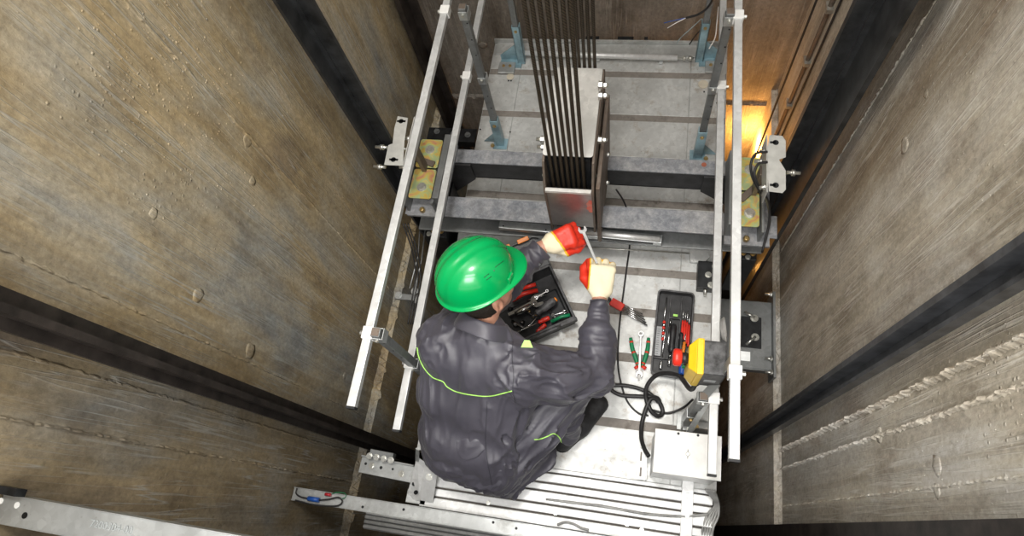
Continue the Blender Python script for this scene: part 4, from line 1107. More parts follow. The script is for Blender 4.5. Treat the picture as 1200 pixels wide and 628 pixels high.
def bvh(o):
    me = o.data; return BVHTree.FromPolygons([v.co[:] for v in me.vertices], [p.vertices[:] for p in me.polygons])
jb = bvh(jacket); tb = bvh(trousers)
def on(tree, u, v, off=.0015):
    d = ray(u, v).normalized(); h = tree.ray_cast(CAM, d)
    return (h[0] + h[1].normalized() * off) if h[0] is not None else None
def surf_line(name, tree, pts, r, mat, parent, label=None, n=10, off=.001):
    P = spline([(u, v, 0) for u, v in pts], n); Q = [on(tree, p.x, p.y, off) for p in P]; Q = [q for q in Q if q is not None]
    if len(Q) < 2: return
    mb = MB(); mb.tube(Q, r, 6); return mb.build(name, mat, parent, label)
def add_marks():
    surf_line('piping', jb, [(489, 407), (491, 418), (497, 431), (507, 442), (519, 447), (524, 453), (535, 459), (555, 463), (575, 464), (600, 458)], .0024, M['neon'], jacket, 'neon yellow green piping', 12)
    surf_line('seam', jb, [(601, 400), (600, 420), (602, 440), (601, 456), (604, 471)], .0012, M['seam'], jacket)
    surf_line('seam', jb, [(571, 470), (570, 490), (569, 515), (572, 545), (579, 578)], .0012, M['seam'], jacket)
    surf_line('seam', jb, [(690, 355), (700, 352), (712, 353), (719, 358)], .0012, M['seam'], jacket)
    surf_line('piping', tb, [(626, 515), (634, 514), (642, 511), (649, 508), (655, 512), (658, 518)], .0024, M['neon'], trousers, 'neon yellow green piping', 10)
add_marks()
# shoulder tabs
for (u, v), w in (((597, 380), .018), ((617, 404), .022)):
    p = on(jb, u, v, .004)
    if p is not None:
        mb = MB(); m = M4((1, .3, 0), (-.3, 1, .3), p); mb.prism([(-w, -w*.3), (w, -w*.7), (w*.7, w*.6), (-w*.2, w*.8)], -.002, .004, m); mb.build('pocket_tab', M['neon'], jacket, 'neon green pocket tab')
# cuff button
p = on(jb, 632, 310, .001)
if p is not None:
    mb = MB(); mb.lathe([(.009, 0), (.009, .003), (.006, .0035)], p, (CAM - p).normalized(), 16); mb.build('button', M['black'], jacket)
# collar
ax = nrm(HC - .05*U - NB + np.array((0, .0, .0))); mb = MB()
cx_ = nrm(np.cross(ax, nrm((.5, .85, 0)))); cy_ = np.cross(ax, cx_)      # cy_ points forward-ish
if cy_ @ np.array((.5, .85, 0)) < 0: cy_ = -cy_
CN = NB + ax * .012 + np.array((0, -.0, .0)); rows = []
nA = 56
for j, (rr, hh) in enumerate(((.078, -.01), (.079, .022), (.083, .036), (.090, .037), (.098, .018), (.106, -.004), (.111, -.020))):
    row = []
    for i in range(nA + 1):
        an = math.radians(-152 + 304 * i / nA)   # 0 = back of the neck
        e = abs(i / nA * 2 - 1); wav = .004 * math.sin(an * 5 + 1) * (j > 3)
        hx = hh + (-.018 * e**3 if j > 3 else 0) - .018 * e * e
        rx = (rr + wav) * (1.12 if j > 3 and e > .8 else 1)
        p = CN - cy_ * (rx * .98 * math.cos(an)) + cx_ * (rx * 1.08 * math.sin(an)) + ax * hx
        row.append(mb.bm.verts.new(p))
    rows.append(row)
for j in range(len(rows) - 1):
    for i in range(nA): mb.bm.faces.new((rows[j][i], rows[j][i+1], rows[j+1][i+1], rows[j+1][i])).smooth = True
col = mb.build('collar', M['fabric'], jacket); sm = col.modifiers.new('solid', 'SOLIDIFY'); sm.thickness = .004; sm.offset = 0
sb = col.modifiers.new('sub', 'SUBSURF'); sb.levels = 1; sb.render_levels = 1

# ---- gloves
def glove(fr, left):
    W = fr[0]; s = SDF(W - .18, W + .21, .0029)
    hand_prims(s, fr, .0045, left)
    s.cut(hp(fr, -.012, 0, 0), -np.array(fr[1]))
    s.displace(lambda P: .0012 * (vnoise(P * 90, 3) - .5) + .0022 * (vnoise(P * 38, 4) - .5), .012)
    me = s.mesh('glove')
    at_ = me.attributes.new('coat', 'FLOAT', 'POINT'); n = len(me.vertices); co_ = np.empty(n * 3); me.vertices.foreach_get('co', co_); L = (co_.reshape(-1, 3) - W) / HS
    x, y, z = L @ fr[1], L @ fr[2], L @ fr[3]
    if left: f = (x - .040 - .25*y) / .045 + .5 + np.clip(-z - .02, 0, .1) * 4
    else: f = np.maximum((-z - .012) / .03 + .5, (y - .040) / .03 + .5) - np.clip(.02 - x, 0, 1) * 20
    at_.data.foreach_set('value', np.clip(f, 0, 1).astype(np.float32))
    return link('glove', me, M['glove'], person, 'cream knitted glove with red dipped %s' % ('fingers' if left else 'thumb and palm'))
glove(HRf, False); glove(HLf, True)

# ---- shoes
for (A, d, tr) in ((AR, fd, 1), (AL, nrm((.25, .95, 0)), 0)):
    s = SDF(A - .20, A + .26, .0040); sd = np.cross(zz3, d)
    b = np.array((A[0], A[1], 0))
    s.cone(b - d*.045 + zz3*.045, b + d*.07 + zz3*.042, .043, .050, .03)
    s.cone(b + d*.06 + zz3*.035, b + d*.195 + zz3*.026, .054, .042, .03, (0, 0, 1, .78))
    s.cone(b - d*.035 + zz3*.05, b - d*.02 + zz3*.082, .041, .044, .02)
    s.ell(A + zz3*.03, (1, 0, 0), (0, 1, 0), (0, 0, 1), (.036, .036, .035), .01, 'cut')
    s.cut((0, 0, .004), (0, 0, -1))
    sh = link('shoe', s.mesh('shoe'), M['shoe'], person)
    s = SDF(A - .20, A + .26, .0045)
    s.cone(b - d*.048 + zz3*.012, b + d*.06 + zz3*.012, .046, .053, .02, (0, 0, 1, .3)); s.cone(b + d*.06 + zz3*.012, b + d*.198 + zz3*.012, .056, .044, .02, (0, 0, 1, .3))
    s.cut((0, 0, .001), (0, 0, -1)); link('sole', s.mesh('sole'), M['plastic'], sh)

# ---- hair
s = SDF(HC - .16, HC + .16, .0035)
s.ell(HC, FD, RG, U, (.102, .0815, .116), .005)
s.ell(HC - .02*U - .015*FD, FD, RG, U, (.094, .081, .098), .01)
s.cut(HC - .050*U - .02*FD, nrm(-U + .55*FD)); s.cut(HC + .012*FD, nrm(FD + .30*U))
for q in (1, -1): s.ell(HC - .014*U + .002*FD + q*.085*RG, FD, RG, U, (.026, .03, .036), .01, 'cut')
s.displace(lambda P: .004 * (vnoise(P * 130, 8) - .4), .012)
link('hair', s.mesh('hair'), M['hair'], person)

# ---- hard hat
def P3(v): return Vector([float(c) for c in v])
HO = HC + .060 * U - .004*FD - .032*RG; mb = MB(); rows = []; nA = 96
def dome(az, e):
    ca, sa = math.cos(az), math.sin(az); ce, se = math.cos(e), math.sin(e)
    a = .155 if ca < 0 else .150; b_ = .137; h = .143
    rr = abs(ce) ** .82
    x, y, z = a*ca*rr, b_*sa*rr, h * (se ** .92 if se > 0 else 0)
    # raised centre band and side ribs
    rb = math.exp(-(y/.021)**4) * .0065 * min(1, z/.05)
    rb2 = math.exp(-((abs(y) - .045)/.006)**2) * .0022 * min(1, z/.06)
    n = Vector((x/a/a, y/b_/b_, z/h/h)); n.normalize()
    return Vector((x, y, z)) + n * (rb + rb2)
def tow(p): return P3(HO) + P3(FD)*p.x + P3(RG)*p.y + P3(U)*p.z
nE = 26
for j in range(nE + 1):
    e = PI/2 * j / nE
    if j == nE: top = mb.bm.verts.new(tow(dome(0, PI/2))); break
    rows.append([mb.bm.verts.new(tow(dome(2*PI*i/nA, e))) for i in range(nA)])
# rim and peak below the dome
rim = []
for (t, dz) in ((.35, -.006), (1.0, -.010), (1.04, -.016)):
    row = []
    for i in range(nA):
        az = 2*PI*i/nA; ca, sa = math.cos(az), math.sin(az); p = dome(az, 0)
        pk = max(0, ca) ** 2.2 * .043; ext = .011 + pk
        r_ = Vector((ca, sa, 0)); q = p + r_ * ext * t + Vector((0, 0, dz - .018 * (max(0, ca) ** 2) * t + .006*(abs(sa)**4)*t))
        row.append(mb.bm.verts.new(tow(q)))
    rim.append(row)
allr = rim[::-1] + rows
for j in range(len(allr) - 1):
    for i in range(nA): mb.bm.faces.new((allr[j][i], allr[j][(i+1) % nA], allr[j+1][(i+1) % nA], allr[j+1][i])).smooth = True
for i in range(nA): mb.bm.faces.new((allr[-1][i], allr[-1][(i+1) % nA], top)).smooth = True
hat = mb.build('hard_hat', M['helmet'], person, 'glossy green hard hat')
hb = bvh(hat)
so = hat.modifiers.new('solid', 'SOLIDIFY'); so.thickness = .003; so.offset = -1
su = hat.modifiers.new('sub', 'SUBSURF'); su.levels = 1; su.render_levels = 1
for (u, v) in ((570, 323), (573, 326), (583, 311), (587, 308)):
    c = (u, v); a = on(hb, u - 3, v + 2.3, .0004); b = on(hb, u + 3, v - 2.3, .0004)
    if a and b:
        mb = MB(); mb.tube([a, b], .0011, 6); mb.build('vent_slot', M['black'], hat)
a = on(hb, 579, 317, .0004)
if a: mb = MB(); mb.lathe([(.0022, -.001), (.0022, .001)], a, (CAM - a).normalized(), 10); mb.build('vent_slot', M['black'], hat)
# harness clip by the ear
cpos = dome(-0 + math.radians(CLIPAZ), .06); r_ = Vector((math.cos(math.radians(CLIPAZ)), math.sin(math.radians(CLIPAZ)), 0))
cc = tow(cpos + r_ * .004); X = (P3(FD)*(-r_.y) + P3(RG)*r_.x); Yv = P3(U)
mb = MB(); mb.box((-.020, -.012, -.002), (.020, .016, .005), M4(X, Yv, cc)); mb.build('harness_clip', M['helmet'], hat, bevel=.003)
# ------------------------------------------------------------------ toolbox
def tf(p, X, Y): return M4(X, Y, p)
A_ = at(675, 372, .115); B_ = at(647, 308, .115); Cc = at(606, 402, .115)
ex = (Cc - A_).normalized(); ey = (B_ - A_); ey = (ey - ex*ey.dot(ex)).normalized()
W_, D_ = .375, (B_ - A_).dot(ey); Hh = .115
fm = Matrix((ex, ey, Vector((0, 0, 1)))).transposed().to_4x4(); fm.translation = Vector((A_.x, A_.y, 0))
tbx = thing('toolbox', 'open black plastic toolbox heaped with tools under the worker\'s left arm', 'toolbox', (A_.x, A_.y, 0))
def lbox(lo, hi, bev=0.0, mb=None):
    mb = mb or MB(); mb.box(lo, hi, fm, bev); return mb
mb = MB(); w = .004
mb.box((.012, .012, .001), (W_ - .012, D_ - .012, .006), fm)
for lo, hi in (((0.008, .008, .001), (W_ - .008, .012, Hh)), ((.008, D_ - .012, .001), (W_ - .008, D_ - .008, Hh)), ((.008, .008, .001), (.012, D_ - .008, Hh)), ((W_ - .012, .008, .001), (W_ - .008, D_ - .008, Hh))): mb.box(lo, hi, fm)
mb.build('tub', M['plastic'], tbx)
mb = MB()
for lo, hi in (((0, 0, Hh - .012), (W_, .010, Hh + .002)), ((0, D_ - .010, Hh - .012), (W_, D_, Hh + .002)), ((0, 0, Hh - .012), (.012, D_, Hh + .002)), ((W_ - .012, 0, Hh - .012), (W_, D_, Hh + .002))): mb.box(lo, hi, fm, .0015)
mb.build('rim', M['plasticw'], tbx)
mb = MB(); mb.box((-.003, -.012, Hh - .03), (.085, .004, Hh + .003), fm, .003); mb.build('catch', M['plasticw'], tbx)
mb = MB(); mb.box((.10, -.012, Hh - .03), (.30, .002, Hh - .006), fm, .003); mb.build('catch', M['plasticw'], tbx)
# the lid folded back, leaning outward
lm = fm @ Matrix.Translation((0, D_ + .004, Hh - .01)) @ Matrix.Rotation(math.radians(20), 4, 'X')
mb = MB(); mb.box((0, 0, 0), (W_, .16, .006), lm, .002); mb.box((0, 0, .0), (.006, .16, .03), lm); mb.box((W_ - .006, 0, 0), (W_, .16, .03), lm); mb.box((0, .154, 0), (W_, .16, .03), lm); mb.build('lid', M['plastic'], tbx, bevel=.001)
for x0 in (.05, .15, .27):
    mb = MB(); mb.box((x0, .150, .028), (x0 + .06, .172, .036), lm, .003); mb.build('latch', M['orange'], tbx, 'orange latch')
for x0 in (.02, .20):
    mb = MB()
    for k in range(4): mb.box((x0, .02 + .03*k, .006), (x0 + .14, .024 + .03*k, .010), lm)
    mb.build('lid_rib', M['plasticw'], tbx)

def spanner(p, q, w, mat, name, label, ring=True, cat='spanner', group=None, z=0.0):
    """combination spanner: open jaw at p, ring at q"""
    p = Vector(p); q = Vector(q); t = thing(name, label, cat, tuple(p), group)
    mb = MB(); ax = (q - p).normalized(); L = (q - p).length; nrm_ = Vector((0, 0, 1)); nrm_ = (nrm_ - ax*nrm_.dot(ax)).normalized()
    m = M4(ax, nrm_.cross(ax), p)
    mb.prism([(w*1.1, -w*.36), (L - w*.9, -w*.28), (L - w*.9, w*.28), (w*1.1, w*.36)], -w*.16, w*.16, m); mb.build('shank', M[mat], t, bevel=.001)
    pts = [(w*1.35, -w*.5), (w*.95, -w*.95), (w*.2, -w*1.05), (-w*.55, -w*.75), (-w*.62, -w*.50), (-w*.1, -w*.52), (w*.42, -w*.42), (w*.5, 0), (w*.42, w*.42), (-w*.1, w*.52), (-w*.45, w*.62), (-w*.35, w*.9), (w*.3, w*1.05), (w*.95, w*.95), (w*1.35, w*.5)]
    mb = MB(); mb.prism(pts, -w*.2, w*.2, m); mb.build('open_jaw', M[mat], t, bevel=.0008)
    if ring:
        mb = MB(); c = m @ Vector((L, 0, 0)); n = 24
        prof = []; rings = []
        for (rr, hh) in ((w*.50, -w*.26), (w*.92, -w*.26), (w*.92, w*.26), (w*.50, w*.26)):
            rings.append([mb.bm.verts.new(m @ Vector((L + rr*math.cos(2*PI*k/n), rr*math.sin(2*PI*k/n), hh))) for k in range(n)])
        for j in range(4):
            for k in range(n): mb.bm.faces.new((rings[j][k], rings[j][(k+1) % n], rings[(j+1) % 4][(k+1) % n], rings[(j+1) % 4][k]))
        mb.build('ring', M[mat], t)
    return t
def screwdriver(p, q, hl, hr, hmat, label, group=None, sr=.0028, name='screwdriver', smat='chrome'):
    """tip at p, handle end at q"""
    p = Vector(p); q = Vector(q); ax = (q - p).normalized(); t = thing(name, label, 'screwdriver', tuple(q), group)
    mb = MB(); L = (q - p).length
    mb.lathe([(hr*.45, L - hl), (hr*.95, L - hl + hl*.1), (hr*.7, L - hl + hl*.22), (hr, L - hl + hl*.4), (hr, L - hl*.12), (hr*.8, L - .002), (hr*.4, L)], p, ax, 12); mb.build('handle', M[hmat], t)
    mb = MB(); mb.lathe([(sr*.5, 0), (sr*.9, .006), (sr, .012), (sr, L - hl)], p, ax, 8); mb.build('blade', M[smat], t)
    return t
def L3(x, y, z): return fm @ Vector((x, y, z))
# tools in the box (x from the near right corner leftwards, y to the back)
spanner(at(632, 351, .085), at(590, 372, .06), .031, 'darkchrome', 'spanner', 'large dark open ended spanner on top of the heap in the toolbox', False)
spanner(at(628, 349, .10), at(641, 341, .10), .0085, 'chrome', 'spanner', 'small ring spanner pointing to the back of the toolbox')
screwdriver(at(622, 372, .075), at(651, 351, .095), .12, .021, 'plasticw', 'stout black handled screwdriver with orange end inside the toolbox', smat='darkchrome')
e = bpy.data.objects[[o.name for o in C.objects if o.name.startswith('screwdriver')][-1]]
mb = MB(); a = at(651, 351, .095); d = (a - at(622, 372, .075)).normalized(); mb.lathe([(.013, 0), (.012, .006), (.006, .009)], a - d*.002, d, 12); mb.build('end_cap', M['orange'], e, 'orange end cap')
screwdriver(at(606, 389, .07), at(644, 372, .085), .06, .012, 'red', 'short red handled screwdriver at the front rim of the toolbox')
screwdriver(at(612, 402, .075), at(640, 380, .082), .0601, .011, 'red', 'red handled screwdriver lowest at the front edge of the toolbox')
spanner(at(662, 365, .095), at(648, 369, .09), .009, 'chrome', 'spanner', 'bright open ended spanner near the right corner of the toolbox')
t = thing('socket', 'chrome socket extension lying across the left of the toolbox heap', 'socket', tuple(at(610, 365, .07)))
mb = MB(); mb.cyl(at(604, 368, .07), at(622, 358, .08), .013, 16); mb.cyl(at(622, 358, .08), at(628, 355, .083), .009, 16); mb.build('socket_body', M['chrome'], t)
mb = MB(); mb.tube([at(600, 352, .05), at(614, 344, .055), at(630, 340, .05)], .012, 8); o = mb.build('pliers', M['red']); tag(o, 'red grip of pliers at the back of the toolbox heap', 'pliers')
mb = MB(); mb.tube([at(646, 377, .075), at(658, 371, .082), at(668, 369, .085)], .009, 8); o = mb.build('marker', M['green']); tag(o, 'dark green handled tool along the front right rim of the toolbox', 'tool')
mb = MB(); mb.tube([at(600, 395, .05), at(622, 380, .06), at(634, 366, .065)], .003, 8); o = mb.build('hook_rod', M['chrome']); tag(o, 'thin steel rod slanting through the toolbox heap', 'rod')
for i, (u, v, r, mt) in enumerate(((612, 378, .010, 'darkchrome'), (620, 365, .009, 'brass'), (604, 380, .012, 'darkchrome'), (598, 362, .010, 'black'), (632, 385, .007, 'darkchrome'), (606, 350, .009, 'brass'))):
    c = at(u, v, .045); mb = MB(); mb.lathe([(r, -r), (r, r*.8), (r*.6, r)], c, (random.uniform(-1, 1), random.uniform(-1, 1), .6), 14)
    tag(mb.build('socket', M[mt]), ['dark socket in the middle of the toolbox heap', 'small brass socket among the spanners in the toolbox', 'dark steel socket by the near left rim of the toolbox', 'black socket at the far left of the toolbox', 'tiny dark socket between the red handles', 'brass socket at the back left of the toolbox'][i], 'socket')
for i, (u, v, u2, v2, r, mt, lb) in enumerate(((618, 352, 640, 345, .006, 'chrome', 'thin chrome bar beside the large dark spanner in the toolbox'), (608, 360, 632, 374, .007, 'black', 'black shaft slanting under the stout screwdriver in the toolbox'),
        (612, 338, 628, 333, .011, 'red', 'dark red grip near the back wall of the toolbox'), (600, 376, 616, 386, .008, 'darkchrome', 'short dark steel bit at the near left of the toolbox'), (640, 360, 655, 377, .006, 'darkchrome', 'dark steel bit standing between screwdriver and rim in the toolbox'), (624, 372, 638, 364, .005, 'brass', 'small brass bar under the screwdriver in the toolbox'))):
    mb = MB(); mb.tube([at(u, v, .045 + .006*(i % 3)), at(u2, v2, .055 + .006*(i % 3))], r, 8); tag(mb.build('tool_bit', M[mt]), lb, 'tool')
mb = MB(); mb.box((.02, .02, .006), (W_ - .02, D_ - .10, .035), fm, .01); o = mb.build('inner_tray', M['black'], tbx)

# ------------------------------------------------------------------ tool tray on the roof
zt_ = .048
Q = [at(u, v, zt_) for u, v in ((770, 338), (816, 343), (806, 443), (763, 439))]
ctr = sum(Q, Vector()) / 4; ey = ((Q[0] + Q[1])/2 - (Q[2] + Q[3])/2); Ht = ey.length; ey.normalize(); exv = Vector((ey.y, -ey.x, 0)); Wt = ((Q[1] - Q[0]).length + (Q[2] - Q[3]).length)/2
tm = Matrix((exv, ey, Vector((0, 0, 1)))).transposed().to_4x4(); tm.translation = Vector((ctr.x, ctr.y, 0))
tray = thing('tool_tray', 'black compartment tool tray lying on the car roof beside the pliers', 'tray', (ctr.x, ctr.y, 0))
def ringwall(mb, w, h, r, t, z0, z1, m):
    o_ = rrect(w, h, r, 5); i_ = rrect(w - 2*t, h - 2*t, max(.002, r - t), 5); n = len(o_)
    V = [m @ Vector((p[0], p[1], z)) for z in (z0, z1) for p in o_] + [m @ Vector((p[0], p[1], z)) for z in (z0, z1) for p in i_]
    F = []
    for k in range(n):
        j = (k+1) % n; F += [[k, j, n + j, n + k], [2*n + j, 2*n + k, 3*n + k, 3*n + j], [n + k, n + j, 3*n + j, 3*n + k], [k, 2*n + k, 2*n + j, j]]
    mb._add(V, F)
mb = MB(); mb.prism(rrect(Wt - .01, Ht - .01, .018, 5), .001, .006, tm); ringwall(mb, Wt - .008, Ht - .008, .018, .004, .001, zt_ - .004, tm); mb.build('tray_shell', M['plastic'], tray)
mb = MB(); ringwall(mb, Wt, Ht, .022, .008, zt_ - .006, zt_, tm); mb.build('tray_rim', M['plasticw'], tray, bevel=.001)
def T(x, y, z): return tm @ Vector((x*Wt, y*Ht, z))
mb = MB()
mb.box((-.14*Wt, -.30*Ht, .006), (-.12*Wt, .44*Ht, .030), tm); mb.box((.16*Wt, -.2*Ht, .006), (.18*Wt, .44*Ht, .030), tm); mb.box((-.44*Wt, -.30*Ht, .006), (.44*Wt, -.29*Ht, .028), tm); mb.box((-.14*Wt, .18*Ht, .006), (.17*Wt, .19*Ht, .028), tm)
mb.build('divider', M['plasticw'], tray)
t = thing('drill_bit', 'silver and red striped drill bit in the left compartment of the tray', 'drill bit', tuple(T(-.26, .1, .03)))
mb = MB(); mb.cyl(T(-.26, .14, .026), T(-.24, .42, .026), .0035, 10); mb.build('shaft', M['chrome'], t)
for k in range(7):
    mb = MB(); mb.lathe([(.005, 0), (.0075, .004), (.0075, .010), (.005, .013)], T(-.25, -.09 + k*.033, .026), T(-.24, 1, .026) - T(-.25, 0, .026), 12); mb.build('sleeve', M['red'] if k % 2 == 0 else M['chrome'], t)
t = thing('calliper', 'pale grey scaled rule lying in the left compartment of the tray', 'rule', tuple(T(-.34, -.15, .02)))
mb = MB(); mb.box((-.43*Wt, -.27*Ht, .016), (-.27*Wt, .07*Ht, .022), tm); mb.build('rule_body', M['rubbergrey'], t)
for k in range(12):
    mb = MB(); mb.box((-.41*Wt, (-.25 + k*.026)*Ht, .0221), (-.34*Wt, (-.246 + k*.026)*Ht, .0225), tm); mb.build('graduation', M['black'], t)
screwdriver(T(-.20, .02, .03), T(-.24, -.42, .022), .04, .007, 'chrome', 'thin chrome socket driver at the near left end of the tray')
t = thing('ratchet', 'thick black handle with green mark in the middle of the tray', 'handle', tuple(T(0, 0, .03)))
mb = MB(); mb.lathe([(.013, 0), (.015, .02), (.013, .05), (.015, .09), (.015, .13), (.011, .14)], T(.0, -.22, .028), T(.02, 1, .028) - T(0, 0, .028), 14); mb.build('grip', M['plastic'], t)
mb = MB(); mb.box((-.03*Wt, .20*Ht, .030), (.09*Wt, .225*Ht, .036), tm); mb.build('green_mark', M['neon'], t, 'green mark')
t = thing('socket', 'short chrome socket in the near middle of the tray', 'socket', tuple(T(-.01, -.35, .02)))
mb = MB(); mb.cyl(T(-.03, -.37, .024), T(-.02, -.27, .024), .008, 14); mb.cyl(T(-.02, -.27, .024), T(-.02, -.24, .024), .006, 14); mb.build('socket_body', M['chrome'], t)
t = thing('socket', 'slim chrome extension bar beside the thick black handle in the tray', 'socket', tuple(T(-.10, 0, .02)))
mb = MB(); mb.cyl(T(-.09, -.18, .02), T(-.085, .12, .02), .0055, 12); mb.cyl(T(-.085, .12, .02), T(-.083, .16, .02), .004, 12); mb.build('bar', M['chrome'], t)
for k, (x, y0, y1, h) in enumerate(((.24, .30, -.04, .09), (.30, .27, -.06, .10), (.355, .29, -.10, .11), (.41, .24, -.13, .11))):
    screwdriver(T(x, y0, .028), T(x + .005*k, y1, .03), h, .006, 'red', ['leftmost', 'second from left', 'third from left', 'rightmost'][k] + ' of the red handled screwdrivers in the right of the tray', 'red screwdrivers in the tray', .002)
screwdriver(T(.22, .02, .042), T(.24, -.22, .040), .10, .012, 'plastic', 'black handled screwdriver lying over the red ones in the tray')
screwdriver(T(.33, .0, .050), T(.30, -.22, .048), .055, .008, 'orange', 'orange banded bit holder on top in the right of the tray')
mb = MB(); c = at(797, 443, .06); mb.lathe([(.012, 0), (.015, .01), (.015, .05), (.012, .07)], T(.30, -.46, .052), T(.35, 1, .052) - T(.3, 0, .052), 12); tag(mb.build('handle', M['bluep']), 'blue plastic handle sticking out of the near right end of the tray', 'handle')

# ------------------------------------------------------------------ pliers, spanner and hex keys on the roof
t = thing('pliers', 'green and red handled pliers lying on the car roof under a spanner', 'pliers', tuple(at(749, 430, 0)))
for sgn, pts in ((-1, ((739, 396), (741, 408), (745, 420), (748, 430))), (1, ((760, 396), (759, 408), (756, 420), (752, 430)))):
    P = spline([at(u, v, .013) for u, v in pts], 6); n = len(P)
    mb = MB(); mb.tube(P, .009, 10, radii=[.008 + .003*math.sin(PI*i/(n-1)) for i in range(n)]); gr = mb.build('grip', M['green'], t, 'green grip')
    for fr_ in (.12, .5, .92):
        i = int(fr_*(n-2)); mb = MB(); mb.tube([P[i] + Vector((0, 0, .002)), P[i+1] + Vector((0, 0, .002))], .0102, 10); mb.build('grip_inlay', M['red'], gr, 'red inlay')
    a, b = at(748 if sgn < 0 else 752, 429, .013), at(744 if sgn < 0 else 757, 432, .013)
    mb = MB(); mb.cyl(a, b, .009); mb.build('grip_guard', M['red'], t, 'red guard')
m = M4(at(750, 430, 0) - at(749, 448, 0), (1, 0, 0), at(749, 434, .012))
mb = MB(); mb.prism([(.016, .004), (.010, .016), (-.010, .016), (-.028, .006), (-.048, .003), (-.048, .0005), (.0, .0), (.016, .0)], -.006, .006, m); mb.prism([(.016, -.004), (.010, -.016), (-.010, -.016), (-.028, -.006), (-.048, -.003), (-.048, -.0008), (.0, -.0003), (.016, -.0003)], -.006, .006, m); mb.lathe([(.007, 0), (.007, .002)], m @ Vector((0, 0, .006)), (0, 0, 1), 12); mb.build('jaw', M['darkchrome'], t)
spanner(at(749, 440, .028), at(751, 391, .030), .0150, 'chrome', 'spanner', 'chrome combination spanner lying across the pliers on the roof')
t = thing('hex_key_set', 'fanned steel hex keys in a red holder beside the right glove', 'hex keys', tuple(at(722, 357, 0)))
a, b = at(716, 353, .018), at(730, 361, .018)
mb = MB(); mb.bar(a, b, .040, .020, bev=.004); mb.build('holder', M['red'], t, 'red holder')
for k, (e, r) in enumerate((((764, 379), .0042), ((762, 376), .0036), ((760, 373), .0032), ((757, 369), .0028), ((753, 365), .0024))):
    pd = (b - a).normalized().cross(Vector((0, 0, 1))); s0 = a.lerp(b, .6) - pd*.0078*(k-2) + Vector((0, 0, .004)); q = b + (b - a).normalized()*(.145 - .012*k) - pd*.0098*(k-1.6) + Vector((0, 0, -.002))
    r *= 1.05; mb = MB(); mb.tube([s0, q], r, 6); mb.build('hex_key', M['chrome'], t)
    s1 = a + (a - b).normalized()*(.012 + .003*k) + Vector((0, .006*(k-2), .0)); mb = MB(); mb.tube([a + Vector((0, .006*(k-2), 0)), s1, s1 + Vector((.003, .02, .002))], r, 6); mb.build('hex_key', M['darkchrome'], t)
# spanner in the hands
spanner(at(682, 268, .565), at(701, 312, .60), .0175, 'rail', 'spanner', 'flat grey spanner held in both gloved hands below the sheave housing', False)

# ------------------------------------------------------------------ inspection control station
ZI = .80
a, b, c, d = at(822, 396, ZI), at(853, 402, ZI), at(853, 440, ZI), at(820, 438, ZI)
x0, x1 = a.x, b.x; y0, y1 = (c.y + d.y)/2, (a.y + b.y)/2; zb0 = ZI - .19
ins = thing('control_station', 'black and yellow inspection control box with red mushroom stop button on the right handrail', 'control box', (x0, y0, zb0))
mb = MB(); mb.box((x0, y0, zb0), (x1, y1, ZI), None, .008); mb.build('housing', M['plasticw'], ins)
mb = MB(); mb.box((x0 - .012, y0 - .004, zb0 - .004), (x0 + .012, y1 + .004, ZI + .004), None, .005); cv = mb.build('front_cover', M['yellow'], ins, 'yellow front cover')
mb = MB(); hgt = ZI - zb0; yc_ = (y0 + y1)/2; zc_ = (ZI + zb0)/2
hw, hh2 = (y1 - y0)/2 + .002, hgt/2 + .002
V = [Vector((x0 - .012, yc_ + sy*hw, zc_ + sz*hh2)) for sy, sz in ((-1, -1), (1, -1), (1, 1), (-1, 1))] + [Vector((x0 - .038, yc_ + sy*(hw - .022), zc_ + sz*(hh2 - .022))) for sy, sz in ((-1, -1), (1, -1), (1, 1), (-1, 1))]
mb._add(V, [(0, 1, 2, 3), (4, 5, 6, 7), (0, 1, 5, 4), (1, 2, 6, 5), (2, 3, 7, 6), (3, 0, 4, 7)]); mb.build('cover_face', M['yellow'], cv, bevel=.003)
zb1 = ZI - .05
mb = MB(); mb.cyl((x0 - .036, yc_, zb1), (x0 - .062, yc_, zb1), .020, 20); st = mb.build('stop_button', M['plastic'], ins)
mb = MB(); mb.lathe([(.020, 0), (.031, .004), (.032, .022), (.029, .030), (.020, .033)], (x0 - .058, yc_, zb1), (-1, 0, 0), 28); mb.build('mushroom_head', M['red'], st, 'red mushroom head')
for zz_, mt in ((ZI - .105, 'plastic'), (ZI - .15, 'green')):
    mb = MB(); mb.cyl((x0 - .037, yc_, zz_), (x0 - .048, yc_, zz_), .013, 16); mb.build('push_button', M[mt], ins)
mb = MB(); mb.box((x0 + .025, y0 - .0012, zb0 + .07), (x0 + .065, y0, zb0 + .10)); mb.build('label_plate', M['rubbergrey'], ins)
mb = MB(); mb.cyl((x0 + .02, y0 + .03, zb0), (x0 + .015, y0 + .02, zb0 - .05), .014, 14); mb.build('cable_gland', M['plastic'], ins)
mb = MB(); fpx = Vector((at(862, 437, 1.0).x - .042, at(862, 437, 1.0).y, 0))
mb.bar((x1 - .012, y0 + .02, zb0 + .03), (x1 - .012, y0 + .02, 1.0), .03, .005, (1, 0, 0)); mb.bar((x1 - .02, y0 + .02, 1.0), (x1 + .035, y0 + .02, 1.0), .03, .005); mb.bar((x1 - .012, y0 + .01, zb0 + .04), (fpx.x + .0, fpx.y, .585), .03, .006); mb.build('mounting_bracket', M['zinc'], ins)
